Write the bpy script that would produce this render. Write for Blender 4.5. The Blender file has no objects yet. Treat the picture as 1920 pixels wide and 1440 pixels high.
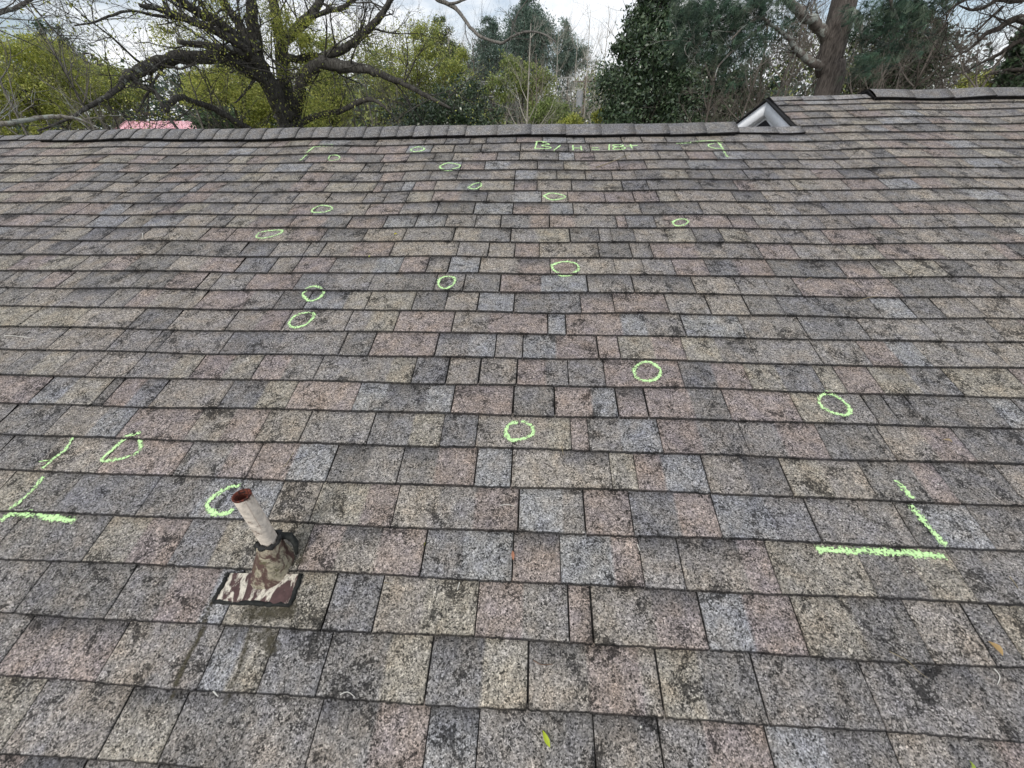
import bpy, math, bisect
import numpy as np
from math import radians, sin, cos

# ------------------------------------------------------------------ camera
S = bpy.context.scene
F = 715.0
ALPHA = radians(19.0)                       # pitch of the roof (about 4/12)
_vu = np.array([-14635.0, -312.0, F]); _vy = -966.0
_dx = (-(_vu[1] * _vy) - F * F) / _vu[0]
U_ = -_vu / np.linalg.norm(_vu)
V_ = np.array([_dx, _vy, F]); V_ /= np.linalg.norm(V_)
N_ = np.cross(U_, V_)
M = np.stack([U_, cos(ALPHA) * V_ - sin(ALPHA) * N_, sin(ALPHA) * V_ + cos(ALPHA) * N_], 1)
W = M.T
CAM = np.array([0.0, 0.0, 5.3]); HC = 1.256
U = np.array([1.0, 0, 0]); V = np.array([0, cos(ALPHA), sin(ALPHA)]); N = np.array([0, -sin(ALPHA), cos(ALPHA)])

cd = bpy.data.cameras.new("camera"); cam = bpy.data.objects.new("camera", cd); S.collection.objects.link(cam)
from mathutils import Matrix, Vector
r_, u_, b_ = W[:, 0], -W[:, 1], -W[:, 2]
cam.matrix_world = Matrix(((r_[0], u_[0], b_[0], CAM[0]), (r_[1], u_[1], b_[1], CAM[1]), (r_[2], u_[2], b_[2], CAM[2]), (0, 0, 0, 1)))
cd.sensor_fit = 'HORIZONTAL'; cd.sensor_width = 36; cd.lens = 36 * F / 1920; cd.clip_start = .02; cd.clip_end = 3000
S.camera = cam

# ------------------------------------------------------------------ world and sun
SUN_EL, SUN_AZ = radians(44), radians(204)  # azimuth from +Y (view) clockwise: behind right
w = bpy.data.worlds.new("World"); S.world = w; w.use_nodes = True
nt = w.node_tree; nt.nodes.clear()
def nd(t, typ, **kw):
    n = t.nodes.new(typ)
    for k, v in kw.items():
        if k in n.inputs: n.inputs[k].default_value = v
        else: setattr(n, k, v)
    return n
sky = nd(nt, 'ShaderNodeTexSky', sky_type='NISHITA'); sky.sun_disc = False
sky.sun_elevation = SUN_EL; sky.sun_rotation = SUN_AZ; sky.air_density = 1.0; sky.dust_density = 1.5
tc = nd(nt, 'ShaderNodeTexCoord')
mp = nd(nt, 'ShaderNodeMapping'); mp.inputs['Scale'].default_value = (1, 1, 2.6); mp.inputs['Location'].default_value = (.35, .1, .2)
nt.links.new(tc.outputs['Generated'], mp.inputs[0])
nz = nd(nt, 'ShaderNodeTexNoise', Scale=3.1, Detail=9.0, Roughness=.58, Distortion=.3)
nt.links.new(mp.outputs[0], nz.inputs['Vector'])
cr = nd(nt, 'ShaderNodeValToRGB'); cr.color_ramp.elements[0].position = .42; cr.color_ramp.elements[1].position = .58
cr.color_ramp.elements[0].color = (.25, .25, .25, 1)
nt.links.new(nz.outputs['Fac'], cr.inputs[0])
nz2 = nd(nt, 'ShaderNodeTexNoise', Scale=6.0, Detail=7.0, Roughness=.6); nt.links.new(mp.outputs[0], nz2.inputs['Vector'])
cr2 = nd(nt, 'ShaderNodeValToRGB'); cr2.color_ramp.elements[0].position = .3; cr2.color_ramp.elements[1].position = .7
cr2.color_ramp.elements[0].color = (7.4, 8.0, 8.6, 1); cr2.color_ramp.elements[1].color = (10.2, 10.2, 10.3, 1)
nt.links.new(nz2.outputs['Fac'], cr2.inputs[0])
mx = nd(nt, 'ShaderNodeMixRGB'); nt.links.new(cr.outputs[0], mx.inputs[0]); nt.links.new(sky.outputs[0], mx.inputs[1]); nt.links.new(cr2.outputs[0], mx.inputs[2])
bg = nd(nt, 'ShaderNodeBackground', Strength=.1); nt.links.new(mx.outputs[0], bg.inputs[0])
ow = nd(nt, 'ShaderNodeOutputWorld'); nt.links.new(bg.outputs[0], ow.inputs[0])
ld = bpy.data.lights.new("sun", 'SUN'); ld.energy = 1.5; ld.angle = radians(11); ld.color = (1, .95, .87)
sun = bpy.data.objects.new("sun", ld); S.collection.objects.link(sun)
sd = Vector((sin(SUN_AZ) * cos(SUN_EL), cos(SUN_AZ) * cos(SUN_EL), sin(SUN_EL)))
sun.rotation_euler = sd.to_track_quat('Z', 'Y').to_euler(); sun.location = (0, 0, 30)
S.view_settings.view_transform = 'Standard'; S.view_settings.look = 'None'; S.view_settings.exposure = 0.25; S.view_settings.gamma = 1
S.cycles.max_bounces = 5; S.cycles.transparent_max_bounces = 24

# ------------------------------------------------------------------ helpers
rng = np.random.default_rng(11)
def ray(px, py): return W @ np.array([px - 960., py - 720., F])
def RP(px, py):
    """roof coordinates (u,v) seen at a photograph point"""
    r = ray(px, py); t = -HC / (r @ N); p = r * t
    return p @ U, p @ V
def R3(u, v, h=0.0):
    return CAM + (h - HC) * N + u * U + v * V
def R3a(u, v, h):
    return CAM[None] + (h - HC)[:, None] * N + u[:, None] * U + v[:, None] * V
def P(px, py, D):
    r = ray(px, py); return CAM + r * (D / math.hypot(r[0], r[1]))
def PPM(px, py, D):
    r = ray(px, py); t = D / math.hypot(r[0], r[1]); return 1.0 / t      # photo pixels per metre
def u_at(px, v):
    a = M @ (-HC * N + v * V); b = M @ U; k = (px - 960.) / F
    return (k * a[2] - a[0]) / (b[0] - k * b[2])

C = S.collection
LOC = {}
def empty(name, loc, label=None, cat=None, group=None):
    o = bpy.data.objects.new(name, None); C.objects.link(o); o.location = loc; o.empty_display_size = .2
    LOC[o] = np.array(loc, float)
    if label: tag(o, label, cat, group)
    return o
def tag(o, label=None, cat=None, group=None, kind=None):
    if label: o['label'] = label
    if cat: o['category'] = cat
    if group: o['group'] = group
    if kind: o['kind'] = kind
    return o
class MB:
    def __init__(s): s.v = []; s.c = []; s.f4 = []; s.f3 = []; s.n = 0
    def add(s, v, q=None, t=None, col=(1, 1, 1)):
        v = np.asarray(v, float).reshape(-1, 3); col = np.asarray(col, float)
        if col.ndim == 1: col = np.tile(col[:3], (len(v), 1))
        if q is not None and len(q): s.f4.append(np.asarray(q, np.int64) + s.n)
        if t is not None and len(t): s.f3.append(np.asarray(t, np.int64) + s.n)
        s.v.append(v); s.c.append(col[:, :3]); s.n += len(v)
    def build(s, name, mat, parent=None, smooth=False, origin=None):
        if parent is not None: off = LOC[parent]; loc = off * 0
        else: off = np.array(origin if origin is not None else (0, 0, 0), float); loc = off
        v = np.concatenate(s.v); c = np.concatenate(s.c)
        me = bpy.data.meshes.new(name)
        f4 = np.concatenate(s.f4) if s.f4 else np.zeros((0, 4), np.int64)
        f3 = np.concatenate(s.f3) if s.f3 else np.zeros((0, 3), np.int64)
        me.vertices.add(len(v)); me.vertices.foreach_set('co', (v - off).astype(np.float32).ravel())
        nl = f4.size + f3.size
        me.loops.add(nl); me.loops.foreach_set('vertex_index', np.concatenate([f4.ravel(), f3.ravel()]).astype(np.int32))
        npoly = len(f4) + len(f3); me.polygons.add(npoly)
        st = np.concatenate([np.arange(len(f4)) * 4, len(f4) * 4 + np.arange(len(f3)) * 3]).astype(np.int32)
        me.polygons.foreach_set('loop_start', st)
        me.update(calc_edges=True)
        if smooth: me.polygons.foreach_set('use_smooth', np.ones(npoly, bool))
        a = me.color_attributes.new('Col', 'FLOAT_COLOR', 'POINT')
        a.data.foreach_set('color', np.concatenate([c, np.ones((len(c), 1))], 1).astype(np.float32).ravel())
        me.materials.append(mat); me.validate()
        o = bpy.data.objects.new(name, me); C.objects.link(o); o.location = loc; LOC[o] = off.copy()
        if parent is not None: o.parent = parent
        return o
def gridq(nr, nc, close=False):
    r = np.arange(nr - 1)[:, None]; c = np.arange(nc if close else nc - 1)[None]
    c2 = (c + 1) % nc
    return np.stack([r * nc + c, r * nc + c2, (r + 1) * nc + c2, (r + 1) * nc + c], -1).reshape(-1, 4)
def tube(mb, pts, rad, sides=6, col=(1, 1, 1), rough=0.0, cap=True):
    pts = np.asarray(pts, float); n = len(pts); rad = np.asarray(rad, float) * np.ones(n)
    d = np.gradient(pts, axis=0); d /= np.linalg.norm(d, axis=1)[:, None] + 1e-9
    ref = np.array([0.13, .21, .97]) if abs(d[0][2]) < .9 else np.array([.95, .2, .1])
    a = np.cross(d, ref); a /= np.linalg.norm(a, axis=1)[:, None] + 1e-9; b = np.cross(d, a)
    th = np.arange(sides) * 2 * math.pi / sides
    rr = rad[:, None] * np.ones(sides)[None]
    if rough: rr = rr * (1 + rng.uniform(-rough, rough, (n, sides)))
    v = pts[:, None] + rr[..., None] * (np.cos(th)[None, :, None] * a[:, None] + np.sin(th)[None, :, None] * b[:, None])
    v = v.reshape(-1, 3); q = gridq(n, sides, True)
    t = [] if not cap else [[0, i, (i + 1) % sides] for i in range(1, sides - 1)] + [[(n - 1) * sides, (n - 1) * sides + i, (n - 1) * sides + i + 1] for i in range(1, sides - 1)]
    mb.add(v, q, t, col)
def smooth_path(pts, k=5):
    pts = np.asarray(pts, float); n = len(pts)
    t = np.arange(n); tt = np.linspace(0, n - 1, (n - 1) * k + 1); out = []
    for x in tt:
        i = min(int(x), n - 2); s = x - i
        p0 = pts[max(i - 1, 0)]; p1 = pts[i]; p2 = pts[i + 1]; p3 = pts[min(i + 2, n - 1)]
        out.append(.5 * ((2 * p1) + (p2 - p0) * s + (2 * p0 - 5 * p1 + 4 * p2 - p3) * s * s + (3 * p1 - p0 - 3 * p2 + p3) * s ** 3))
    return np.array(out)
def box(mb, c, x, y, z, col=(1, 1, 1)):
    c, x, y, z = map(np.asarray, (c, x, y, z))
    v = [c + sx * x + sy * y + sz * z for sz in (-1, 1) for sy in (-1, 1) for sx in (-1, 1)]
    mb.add(v, [[0, 2, 3, 1], [4, 5, 7, 6], [0, 1, 5, 4], [2, 6, 7, 3], [0, 4, 6, 2], [1, 3, 7, 5]], col=col)

def hexc(r, g, b):
    f = lambda x: (x / 255 / 12.92) if x / 255 < .04045 else ((x / 255 + .055) / 1.055) ** 2.4
    return np.array([f(r), f(g), f(b)])

# ------------------------------------------------------------------ materials
def mat(name, rough=.8, spec=.3):
    m = bpy.data.materials.new(name); m.use_nodes = True; t = m.node_tree
    p = t.nodes['Principled BSDF']; p.inputs['Roughness'].default_value = rough; p.inputs['Specular IOR Level'].default_value = spec
    return m, t, p
def mulc(t, a, b, fac=1.0):
    n = t.nodes.new('ShaderNodeMixRGB'); n.blend_type = 'MULTIPLY'; n.inputs[0].default_value = fac
    for i, x in ((1, a), (2, b)):
        if hasattr(x, 'links'): t.links.new(x, n.inputs[i])
        else: n.inputs[i].default_value = tuple(x) + (1,)
    return n.outputs[0]
def ramp(t, src, stops):
    n = t.nodes.new('ShaderNodeValToRGB'); e = n.color_ramp.elements
    while len(e) < len(stops): e.new(.5)
    for k, (p, c) in enumerate(stops):
        e[k].position = p; e[k].color = (c, c, c, 1) if np.isscalar(c) else tuple(c) + (1,)
    t.links.new(src, n.inputs[0]); return n.outputs[0]
def noise(t, vec, scale, detail=3., rough=.5, dist=0., sc3=None):
    if sc3:
        m = t.nodes.new('ShaderNodeMapping'); m.inputs['Scale'].default_value = sc3; t.links.new(vec, m.inputs[0]); vec = m.outputs[0]
    n = nd(t, 'ShaderNodeTexNoise', Scale=scale, Detail=detail, Roughness=rough, Distortion=dist); t.links.new(vec, n.inputs['Vector'])
    return n.outputs['Fac']
def voro(t, vec, scale):
    n = nd(t, 'ShaderNodeTexVoronoi', Scale=scale); t.links.new(vec, n.inputs['Vector'])
    s = t.nodes.new('ShaderNodeSeparateColor'); t.links.new(n.outputs['Color'], s.inputs[0]); return s.outputs[0]
def objco(t): return t.nodes.new('ShaderNodeTexCoord').outputs['Object']
def attr(t):
    n = t.nodes.new('ShaderNodeAttribute'); n.attribute_name = 'Col'; return n.outputs['Color']
def bump(t, p, src, strength, dist):
    n = nd(t, 'ShaderNodeBump', Strength=strength, Distance=dist); t.links.new(src, n.inputs['Height']); t.links.new(n.outputs[0], p.inputs['Normal'])

def shingle_mat(name, bl=1.0):
    m, t, p = mat(name, .88, .25)
    co = objco(t); c = attr(t)
    g1 = ramp(t, voro(t, co, 340), [(0, .24), (.2, .52), (.4, .93), (.7, 1.1), (.86, 1.35), (1, 1.95)])
    g2 = ramp(t, voro(t, co, 190), [(0, .6), (.35, .92), (.7, 1.08), (1, 1.4)])
    g3 = ramp(t, noise(t, co, 30, 5, .75), [(.3, .78), (.5, 1.0), (.7, 1.18)])
    c = mulc(t, mulc(t, mulc(t, c, g1), g2), g3)
    # algae and wear blotches
    n1 = noise(t, co, 6.5, 6, .72, .4)
    mx_ = t.nodes.new('ShaderNodeMath'); mx_.operation = 'ADD'; t.links.new(n1, mx_.inputs[0])
    n2 = t.nodes.new('ShaderNodeMath'); n2.operation = 'MULTIPLY'; n2.inputs[1].default_value = .28
    t.links.new(noise(t, co, 60, 2, .6), n2.inputs[0]); t.links.new(n2.outputs[0], mx_.inputs[1])
    c = mulc(t, c, ramp(t, mx_.outputs[0], [(.64, 1.0), (.72, .92), (.82, .72)]), bl)
    pr = ramp(t, noise(t, co, 10, 8, .8, .5), [(.5, .04), (.555, .3), (.595, .82), (.64, 1.)])
    mo = t.nodes.new('ShaderNodeMapping'); mo.inputs['Location'].default_value = (3.1, 1.7, .4); t.links.new(co, mo.inputs[0])
    lt = t.nodes.new('ShaderNodeMath'); lt.operation = 'LESS_THAN'; t.links.new(voro(t, mo.outputs[0], 215), lt.inputs[0]); t.links.new(pr, lt.inputs[1])
    c = mulc(t, c, ramp(t, lt.outputs[0], [(0., 1.0), (1., .24)]), bl)
    c = mulc(t, c, ramp(t, noise(t, co, 1.1, 3, .5), [(.3, (.9, .9, .93)), (.5, 1.0), (.7, (1.06, 1.05, 1.0))]))
    c = mulc(t, c, ramp(t, noise(t, co, 14, 3, .6), [(.3, (.93, .95, 1.03)), (.5, 1.0), (.7, (1.06, 1.0, .93))]))
    t.links.new(c, p.inputs['Base Color'])
    bump(t, p, g1, .35, .0015)
    return m
M_SH = shingle_mat('shingle_granules')
M_CAP = shingle_mat('cap_shingle_granules', .25)
def attr_mat(name, rough=.7, spec=.3, lo=.75, hi=1.25, ns=30., bm=0.):
    m, t, p = mat(name, rough, spec); co = objco(t)
    nn = noise(t, co, ns, 4, .6)
    t.links.new(mulc(t, attr(t), ramp(t, nn, [(.3, lo), (.7, hi)])), p.inputs['Base Color'])
    if bm: bump(t, p, nn, bm, .01)
    return m
M_PLAIN = attr_mat('painted_surface', .6, .3, .88, 1.08, 14)
M_DARK = attr_mat('tar', .7, .15, .6, 1.5, 60, .4)
def bark_mat(name, sc, col_lo, col_hi, lichen=None):
    m, t, p = mat(name, .9, .15); co = objco(t)
    n = noise(t, co, sc, 5, .65, .3, (1, 1, .22))
    c = mulc(t, attr(t), ramp(t, n, [(.32, col_lo), (.62, col_hi)]))
    if lichen:
        k = t.nodes.new('ShaderNodeMixRGB'); t.links.new(ramp(t, noise(t, co, 7, 5, .7), [(lichen, 0.), (lichen + .05, 1.)]), k.inputs[0])
        t.links.new(c, k.inputs[1]); k.inputs[2].default_value = (.34, .36, .33, 1); c = k.outputs[0]
    t.links.new(c, p.inputs['Base Color']); bump(t, p, n, .9, .03)
    return m
M_BARK = bark_mat('oak_bark', 34, .2, 1.5, .62)
M_PBARK = bark_mat('pine_bark', 40, .3, 1.5)
M_LICH = bark_mat('lichen_bark', 20, .5, 1.3, .5)
def leaf_mat(name, trans=.35, rough=.5, spec=.4):
    m, t, p = mat(name, rough, spec); c = attr(t); t.links.new(c, p.inputs['Base Color'])
    tr = t.nodes.new('ShaderNodeBsdfTranslucent'); t.links.new(c, tr.inputs[0])
    mxs = t.nodes.new('ShaderNodeMixShader'); mxs.inputs[0].default_value = trans
    t.links.new(p.outputs[0], mxs.inputs[1]); t.links.new(tr.outputs[0], mxs.inputs[2])
    t.links.new(mxs.outputs[0], t.nodes['Material Output'].inputs[0]); return m
M_LEAF = leaf_mat('spring_leaves', .4); M_GLOSS = leaf_mat('glossy_leaves', .12, .3, .7); M_NEED = leaf_mat('needles', .2, .6, .3)

# ------------------------------------------------------------------ ground
mg, tg, pg = mat('ground_soil', .95, .1); cg = objco(tg)
tg.links.new(ramp(tg, noise(tg, cg, .35, 6, .6), [(.35, (.05, .07, .025)), (.55, (.09, .08, .05)), (.7, (.13, .11, .08))]), pg.inputs['Base Color'])
g = MB(); X = np.array([-1500, -300, -80, -40, -20, 0, 20, 40, 80, 300, 1500.]); gx, gy = np.meshgrid(X, X)
g.add(np.stack([gx.ravel(), gy.ravel(), gx.ravel() * 0], 1), gridq(11, 11)); tag(g.build('ground', mg), kind='structure')

# ------------------------------------------------------------------ house and roof
E_ = 0.14344; V0 = -0.0850
V_RIDGE = RP(960, 250)[1]; V_RIDGE = 3.475; V_TOP = 4.125; U_G = 2.05; U_L, U_R = -6.6, 7.2
EAVE = V0 - 16 * E_
house_base = R3(0, .6, 0); house_base[2] = 0
house = empty('house', house_base, 'single storey house with brown and grey asphalt shingle roof marked in green chalk', 'house')

def und(u, v):
    u = np.asarray(u, float); v = np.asarray(v, float)
    return (.0045 * np.sin(1.9 * u + .6 * v + .5) + .0035 * np.sin(4.3 * u - 1.1 * v) + .0025 * np.sin(7.7 * u + 2.3 * v + 1.) + .003 * np.sin(2.2 * v + 1.3 * u)) * np.clip((v + 1.2) / 2.2, .35, 1.0) * .75
def vline(i, u):
    u = np.asarray(u, float)
    return V0 + E_ * i + .0022 * np.sin(3.1 * u + i * 1.7) + .0016 * np.sin(8.3 * u + i * 2.9)

PAL = {'G': hexc(136, 132, 131), 'T': hexc(150, 141, 130), 'P': hexc(150, 131, 126), 'B': hexc(139, 145, 155), 'K': hexc(118, 119, 126),
       'D': hexc(119, 117, 117), 'O': hexc(153, 146, 128), 'H': hexc(104, 105, 113)}
for _k in PAL:
    _c = PAL[_k]; _g = _c.mean(); PAL[_k] = _g + (_c - _g) * .38; PAL[_k] = PAL[_k] * (.235 / PAL[_k].mean()) ** .25 * np.array((1.0, .956, .90)) * 1.03
ROWS = {
 -1: [(-300,'O'),(100,'|G'),(260,':T'),(440,'|Od'),(660,'|D'),(770,':D'),(940,':G'),(1180,'|Gd'),(1390,':P'),(1600,'|Bd'),(1790,'|G'),(2030,':D'),(2230,'|Td'),(2480,'|G'),(2660,':P'),(2900,'|B'),(3110,':D'),(3380,'|T'),(3600,':D')],
 0: [(-300,'G'),(60,'|Pd'),(430,'|T'),(620,':G'),(800,'|Bd'),(900,':O'),(1010,'|K'),(1220,'|D'),(1440,':O'),(1610,'|Kd'),(1810,':O'),(1980,'|Td'),(2210,':P'),(2400,':T'),(2470,'|O'),(2620,':D'),(2840,'|G'),(3050,':D'),(3260,'|G'),(3480,':Gd'),(3690,'|D')],
 1: [(-400,'G'),(130,'|D'),(460,'|G'),(630,':P'),(800,':B'),(880,'|O'),(1240,'|K'),(1420,'|T'),(1590,':O'),(1790,'|P'),(1960,':G'),(2130,'|P'),(2217,'|T'),(2250,':T'),(2450,':Pd'),(2630,'|B'),(2800,':P'),(2990,'|O'),(3200,':D'),(3430,'|T'),(3660,'|D'),(3770,'|O')],
 2: [(-300,'G'),(30,'|D'),(370,'|O'),(520,':P'),(680,'|K'),(830,':O'),(1150,'|P'),(1270,':Td'),(1420,':P'),(1590,'|K'),(1735,':B'),(1925,'|Pd'),(2100,'|B'),(2300,':P'),(2400,'|Gd'),(2550,'|Td'),(2780,':P'),(2890,'|O'),(3240,'|D'),(3440,':O'),(3600,'|D'),(3780,':G')],
 3: [(-300,'T'),(0,'|O'),(110,':D'),(260,'|K'),(560,'|D'),(760,':B'),(1040,'|T'),(1190,'|O'),(1370,':P'),(1485,'|T'),(1650,':G'),(1785,':P'),(1945,'|B'),(2110,':G'),(2190,'|P'),(2365,'|K'),(2530,':P'),(2680,'|B'),(2880,':K'),(3040,'|G'),(3390,'|D'),(3460,'|B'),(3670,'|D')],
 4: [(-300,'D'),(0,'|D'),(180,':T'),(410,'|P'),(690,'|G'),(850,':P'),(960,'|P'),(1110,':B'),(1250,'|Dd'),(1380,':G'),(1505,'|Gd'),(1640,':P'),(1785,'|B'),(1920,'|T'),(2090,':Td'),(2288,'|O'),(2382,'|P'),(2490,':B'),(2640,'|T'),(2790,':Dd'),(2940,'|O'),(3100,':T'),(3250,'|D'),(3440,':P'),(3540,'|D'),(3780,'|T')],
 5: [(-300,'G'),(20,'|D'),(220,'|T'),(370,':B'),(480,'|P'),(730,'|T'),(860,':P'),(990,'|T'),(1150,'|G'),(1290,':G'),(1395,'|K'),(1540,':O'),(1660,'|K'),(1790,'|T'),(2060,':O'),(2140,'|P'),(2205,'|G'),(2330,':B'),(2470,'|P'),(2620,':G'),(2785,'|G'),(2920,':P'),(3080,'|D'),(3290,'|D'),(3320,'|T'),(3480,':P'),(3610,'|D')],
 6: [(-300,'P'),(160,'|B'),(260,':O'),(390,'|D'),(430,'|P'),(520,':K'),(600,'|T'),(850,'|K'),(980,':O'),(1100,'|P'),(1340,'|B'),(1450,':Kd'),(1600,':B'),(1700,'|P'),(1925,'|D'),(2080,'|P'),(2220,':B'),(2310,'|Pd'),(2420,'|P'),(2590,':D'),(2720,'|P'),(2980,'|O'),(3100,':G'),(3260,'|D'),(3340,'|D'),(3430,'|D'),(3740,'|B')],
 7: [(-300,'T'),(60,'|D'),(150,':O'),(250,'|T'),(370,'|T'),(510,'|G'),(650,':O'),(740,'|P'),(860,':O'),(970,'|P'),(1080,':G'),(1200,'|G'),(1320,':G'),(1460,':O'),(1555,'|K'),(1680,'|T'),(1800,'|T'),(1940,'|P'),(2050,':G'),(2130,'|G'),(2265,'|P'),(2550,'|K'),(2680,':P'),(2800,'|O'),(2920,':K'),(3070,'|O'),(3150,'|P'),(3280,'|O'),(3430,':K'),(3570,'|O'),(3830,'|P')],
 8: [(-300,'G'),(0,'|G'),(220,'|T'),(440,'|G'),(580,'|D'),(620,'|G'),(850,'|K'),(1060,':G'),(1290,'|D'),(1400,'|P'),(1520,':P'),(1640,'|Gd'),(1760,':B'),(1860,'|G'),(1960,'|B'),(2085,':P'),(2240,'|P'),(2320,'|O'),(2440,':P'),(2560,'|O'),(2690,':G'),(2820,'|G'),(3060,'|G'),(3240,'|P'),(3350,':B'),(3460,'|G'),(3740,'|T')],
 9: [(-300,'O'),(120,'|O'),(310,'|T'),(520,'|D'),(660,'|T'),(870,'|T'),(980,':P'),(1080,'|T'),(1310,'|G'),(1390,':O'),(1490,'|P'),(1600,':P'),(1700,'|T'),(1830,':P'),(2055,'|B'),(2120,'|P'),(2330,':B'),(2420,':G'),(2560,'|B'),(2780,'|G'),(3010,'|K'),(3240,'|G'),(3490,'|G'),(3730,'|T')],
}
# courses: pieces between joints, colour segments inside them
COURSES = {}
def rand_color(r):
    return 'GGTTPPBKDDOGTP'[int(r.integers(0, 14))]
for i in range(-16, 30):
    vm = V0 + E_ * (i + .5); rr = np.random.default_rng(500 + i); segs = []
    if i in ROWS:
        segs = [(float(u_at(x / 2., vm)), s) for x, s in ROWS[i]]
        ul = segs[0][0]
        left = []; x = ul
        while x > U_L:
            x -= rr.uniform(.09, .2); left.append((x, (':' if rr.random() < .45 else '|') + rand_color(rr)))
        x = segs[-1][0]; right = []
        while x < U_R:
            x += rr.uniform(.09, .2); right.append((x, (':' if rr.random() < .45 else '|') + rand_color(rr)))
        segs = left[::-1] + [(ul, '|' + segs[0][1])] + segs[1:] + right
    else:
        x = U_L + rr.uniform(-.2, 0); last = True
        while x < U_R:
            k = ('|' if (last or rr.random() < .72) else ':'); last = (k == ':')
            segs.append((x, k + rand_color(rr) + ('d' if rr.random() < .18 else ''))); x += rr.choice([rr.uniform(.05, .1), rr.uniform(.11, .2), rr.uniform(.13, .25)], p=[.04, .5, .46])
    pieces = []
    for k, (x, s) in enumerate(segs):
        x1 = segs[k + 1][0] if k + 1 < len(segs) else x + .3
        c = s.strip('|:'); joint = s[0] == '|' or not pieces
        col = PAL[c[0]] * rr.uniform(.93, 1.07)
        d = 'd' in c
        if joint: pieces.append([x, x1, [(x, x1, col, d)], rr.choice([0, 0, .0012, .0025]), rr.choice([.003, .004, .0055, .007]) * (1. if i < 6 else 1.35)])
        else: pieces[-1][1] = x1; pieces[-1][2].append((x, x1, col, d))
    COURSES[i] = pieces
STARTS = {i: [p[0] for p in ps] for i, ps in COURSES.items()}
HB, HT = .0096, .0015
def surf(u, v):
    i = int(math.floor((v - V0) / E_)); i = max(-16, min(29, i))
    if v < float(vline(i, u)): i -= 1
    elif v >= float(vline(i + 1, u)): i += 1
    i = max(-16, min(29, i)); k = max(0, bisect.bisect_right(STARTS[i], u) - 1); p = COURSES[i][k]
    s = (v - float(vline(i, u))) / E_
    return float(und(u, v)) + HB + (HT - HB) * s + p[3] * (1 - s)

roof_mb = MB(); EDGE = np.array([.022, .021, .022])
for i, ps in COURSES.items():
    dv = [None, 0, .0028, .035, .075, .11, 1.0]
    for (u0, u1, segs, raise_, gap) in ps:
        if i >= 24 and u1 < U_G + .02: continue           # above the lower ridge: only the tall part
        a, b = u0 + gap / 2, u1 - gap / 2
        if i >= 24: a = max(a, U_G)
        if b - a < .01: continue
        near = -5 < i < 12
        n = max(2, int((b - a) / (.012 if near else .03)))
        us = np.linspace(a, b, n + 1); us = np.concatenate([[a - .0008], us, [b + .0008]])
        col = np.zeros((len(us), 3)); dk = np.zeros(len(us), bool)
        for (s0, s1, c, d) in segs:
            k = (us >= s0 - .02) & (us <= s1 + .03); k = k & ((us >= s0) | (s0 == segs[0][0])); col[k] = c; dk[k] = d
        vb = vline(i, us); top = vline(i + 1, us) + (.012 if i != 23 else .0)
        if i == 23: top = np.where(us < U_G, np.minimum(top, V_RIDGE - .002), top)
        if i == 28: top = np.minimum(top, V_TOP - .002)
        if i == 29: continue
        jag = rng.normal(0, .0009, len(us)); skew = rng.normal(0, .0005)
        rows_v = [vb - .0042 + jag, vb + jag, vb + .003 + jag * .6] + [vb + (top - vb) * f for f in (.12, .2, .27, .5, .75, 1.)]
        rc = []
        for j, vv in enumerate(rows_v):
            s = (vv - vb) / E_; h = und(us, vv) + HB + (HT - HB) * s + raise_ * (1 - s) + (skew if j < 4 else 0)
            if j == 0: h = und(us, vv) + .0004
            h = h + rng.normal(0, .00025, len(us))
            h[0] = h[-1] = float(und(us[0], vv[0])) + .0003
            roof_mb_v = R3a(us, vv, h); c = col.copy()
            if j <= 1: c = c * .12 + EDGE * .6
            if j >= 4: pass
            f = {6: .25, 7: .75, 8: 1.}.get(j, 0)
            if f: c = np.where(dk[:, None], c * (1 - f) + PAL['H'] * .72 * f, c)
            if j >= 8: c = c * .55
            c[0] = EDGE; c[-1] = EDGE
            rc.append((roof_mb_v, c))
        nr = len(rows_v); nc = len(us)
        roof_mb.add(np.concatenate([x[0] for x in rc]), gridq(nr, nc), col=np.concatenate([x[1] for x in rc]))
# underlay, back slopes
def quad_r(mb, pts, col): mb.add(pts, [[0, 1, 2, 3]], col=col)
UND = (.02, .019, .018)
for a, b, vt in ((U_L, U_G, V_RIDGE), (U_G, U_R, V_TOP)):
    n = 60; us = np.linspace(a, b, n); vs = np.linspace(EAVE + .02, vt - .01, 40); uu, vv = np.meshgrid(us, vs)
    roof_mb.add(R3a(uu.ravel(), vv.ravel(), und(uu.ravel(), vv.ravel()) - .0012), gridq(40, n), col=UND)
ND = np.array([0, sin(ALPHA), cos(ALPHA)]); VD = np.array([0, cos(ALPHA), -sin(ALPHA)])   # back slope normal, downslope
def back(u, vt, s, h=0.):
    return R3(u, vt, 0) + s * VD + h * ND
for a, b, vt, ln in ((U_L, U_G + .03, V_RIDGE, 5.6), (U_G, U_R, V_TOP, 6.2)):
    for k in range(int(ln / E_)):
        s0, s1 = k * E_, (k + 1) * E_; c = PAL['G'] * rng.uniform(.9, 1.05)
        quad_r(roof_mb, [back(a, vt, s1 + .004, .009), back(b, vt, s1 + .004, .009), back(b, vt, s0, .002), back(a, vt, s0, .002)], c)
        quad_r(roof_mb, [back(a, vt, s1 + .004, .0), back(b, vt, s1 + .004, .0), back(b, vt, s1 + .004, .009), back(a, vt, s1 + .004, .009)], EDGE)
roof = roof_mb.build('roof', M_SH, house)

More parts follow.
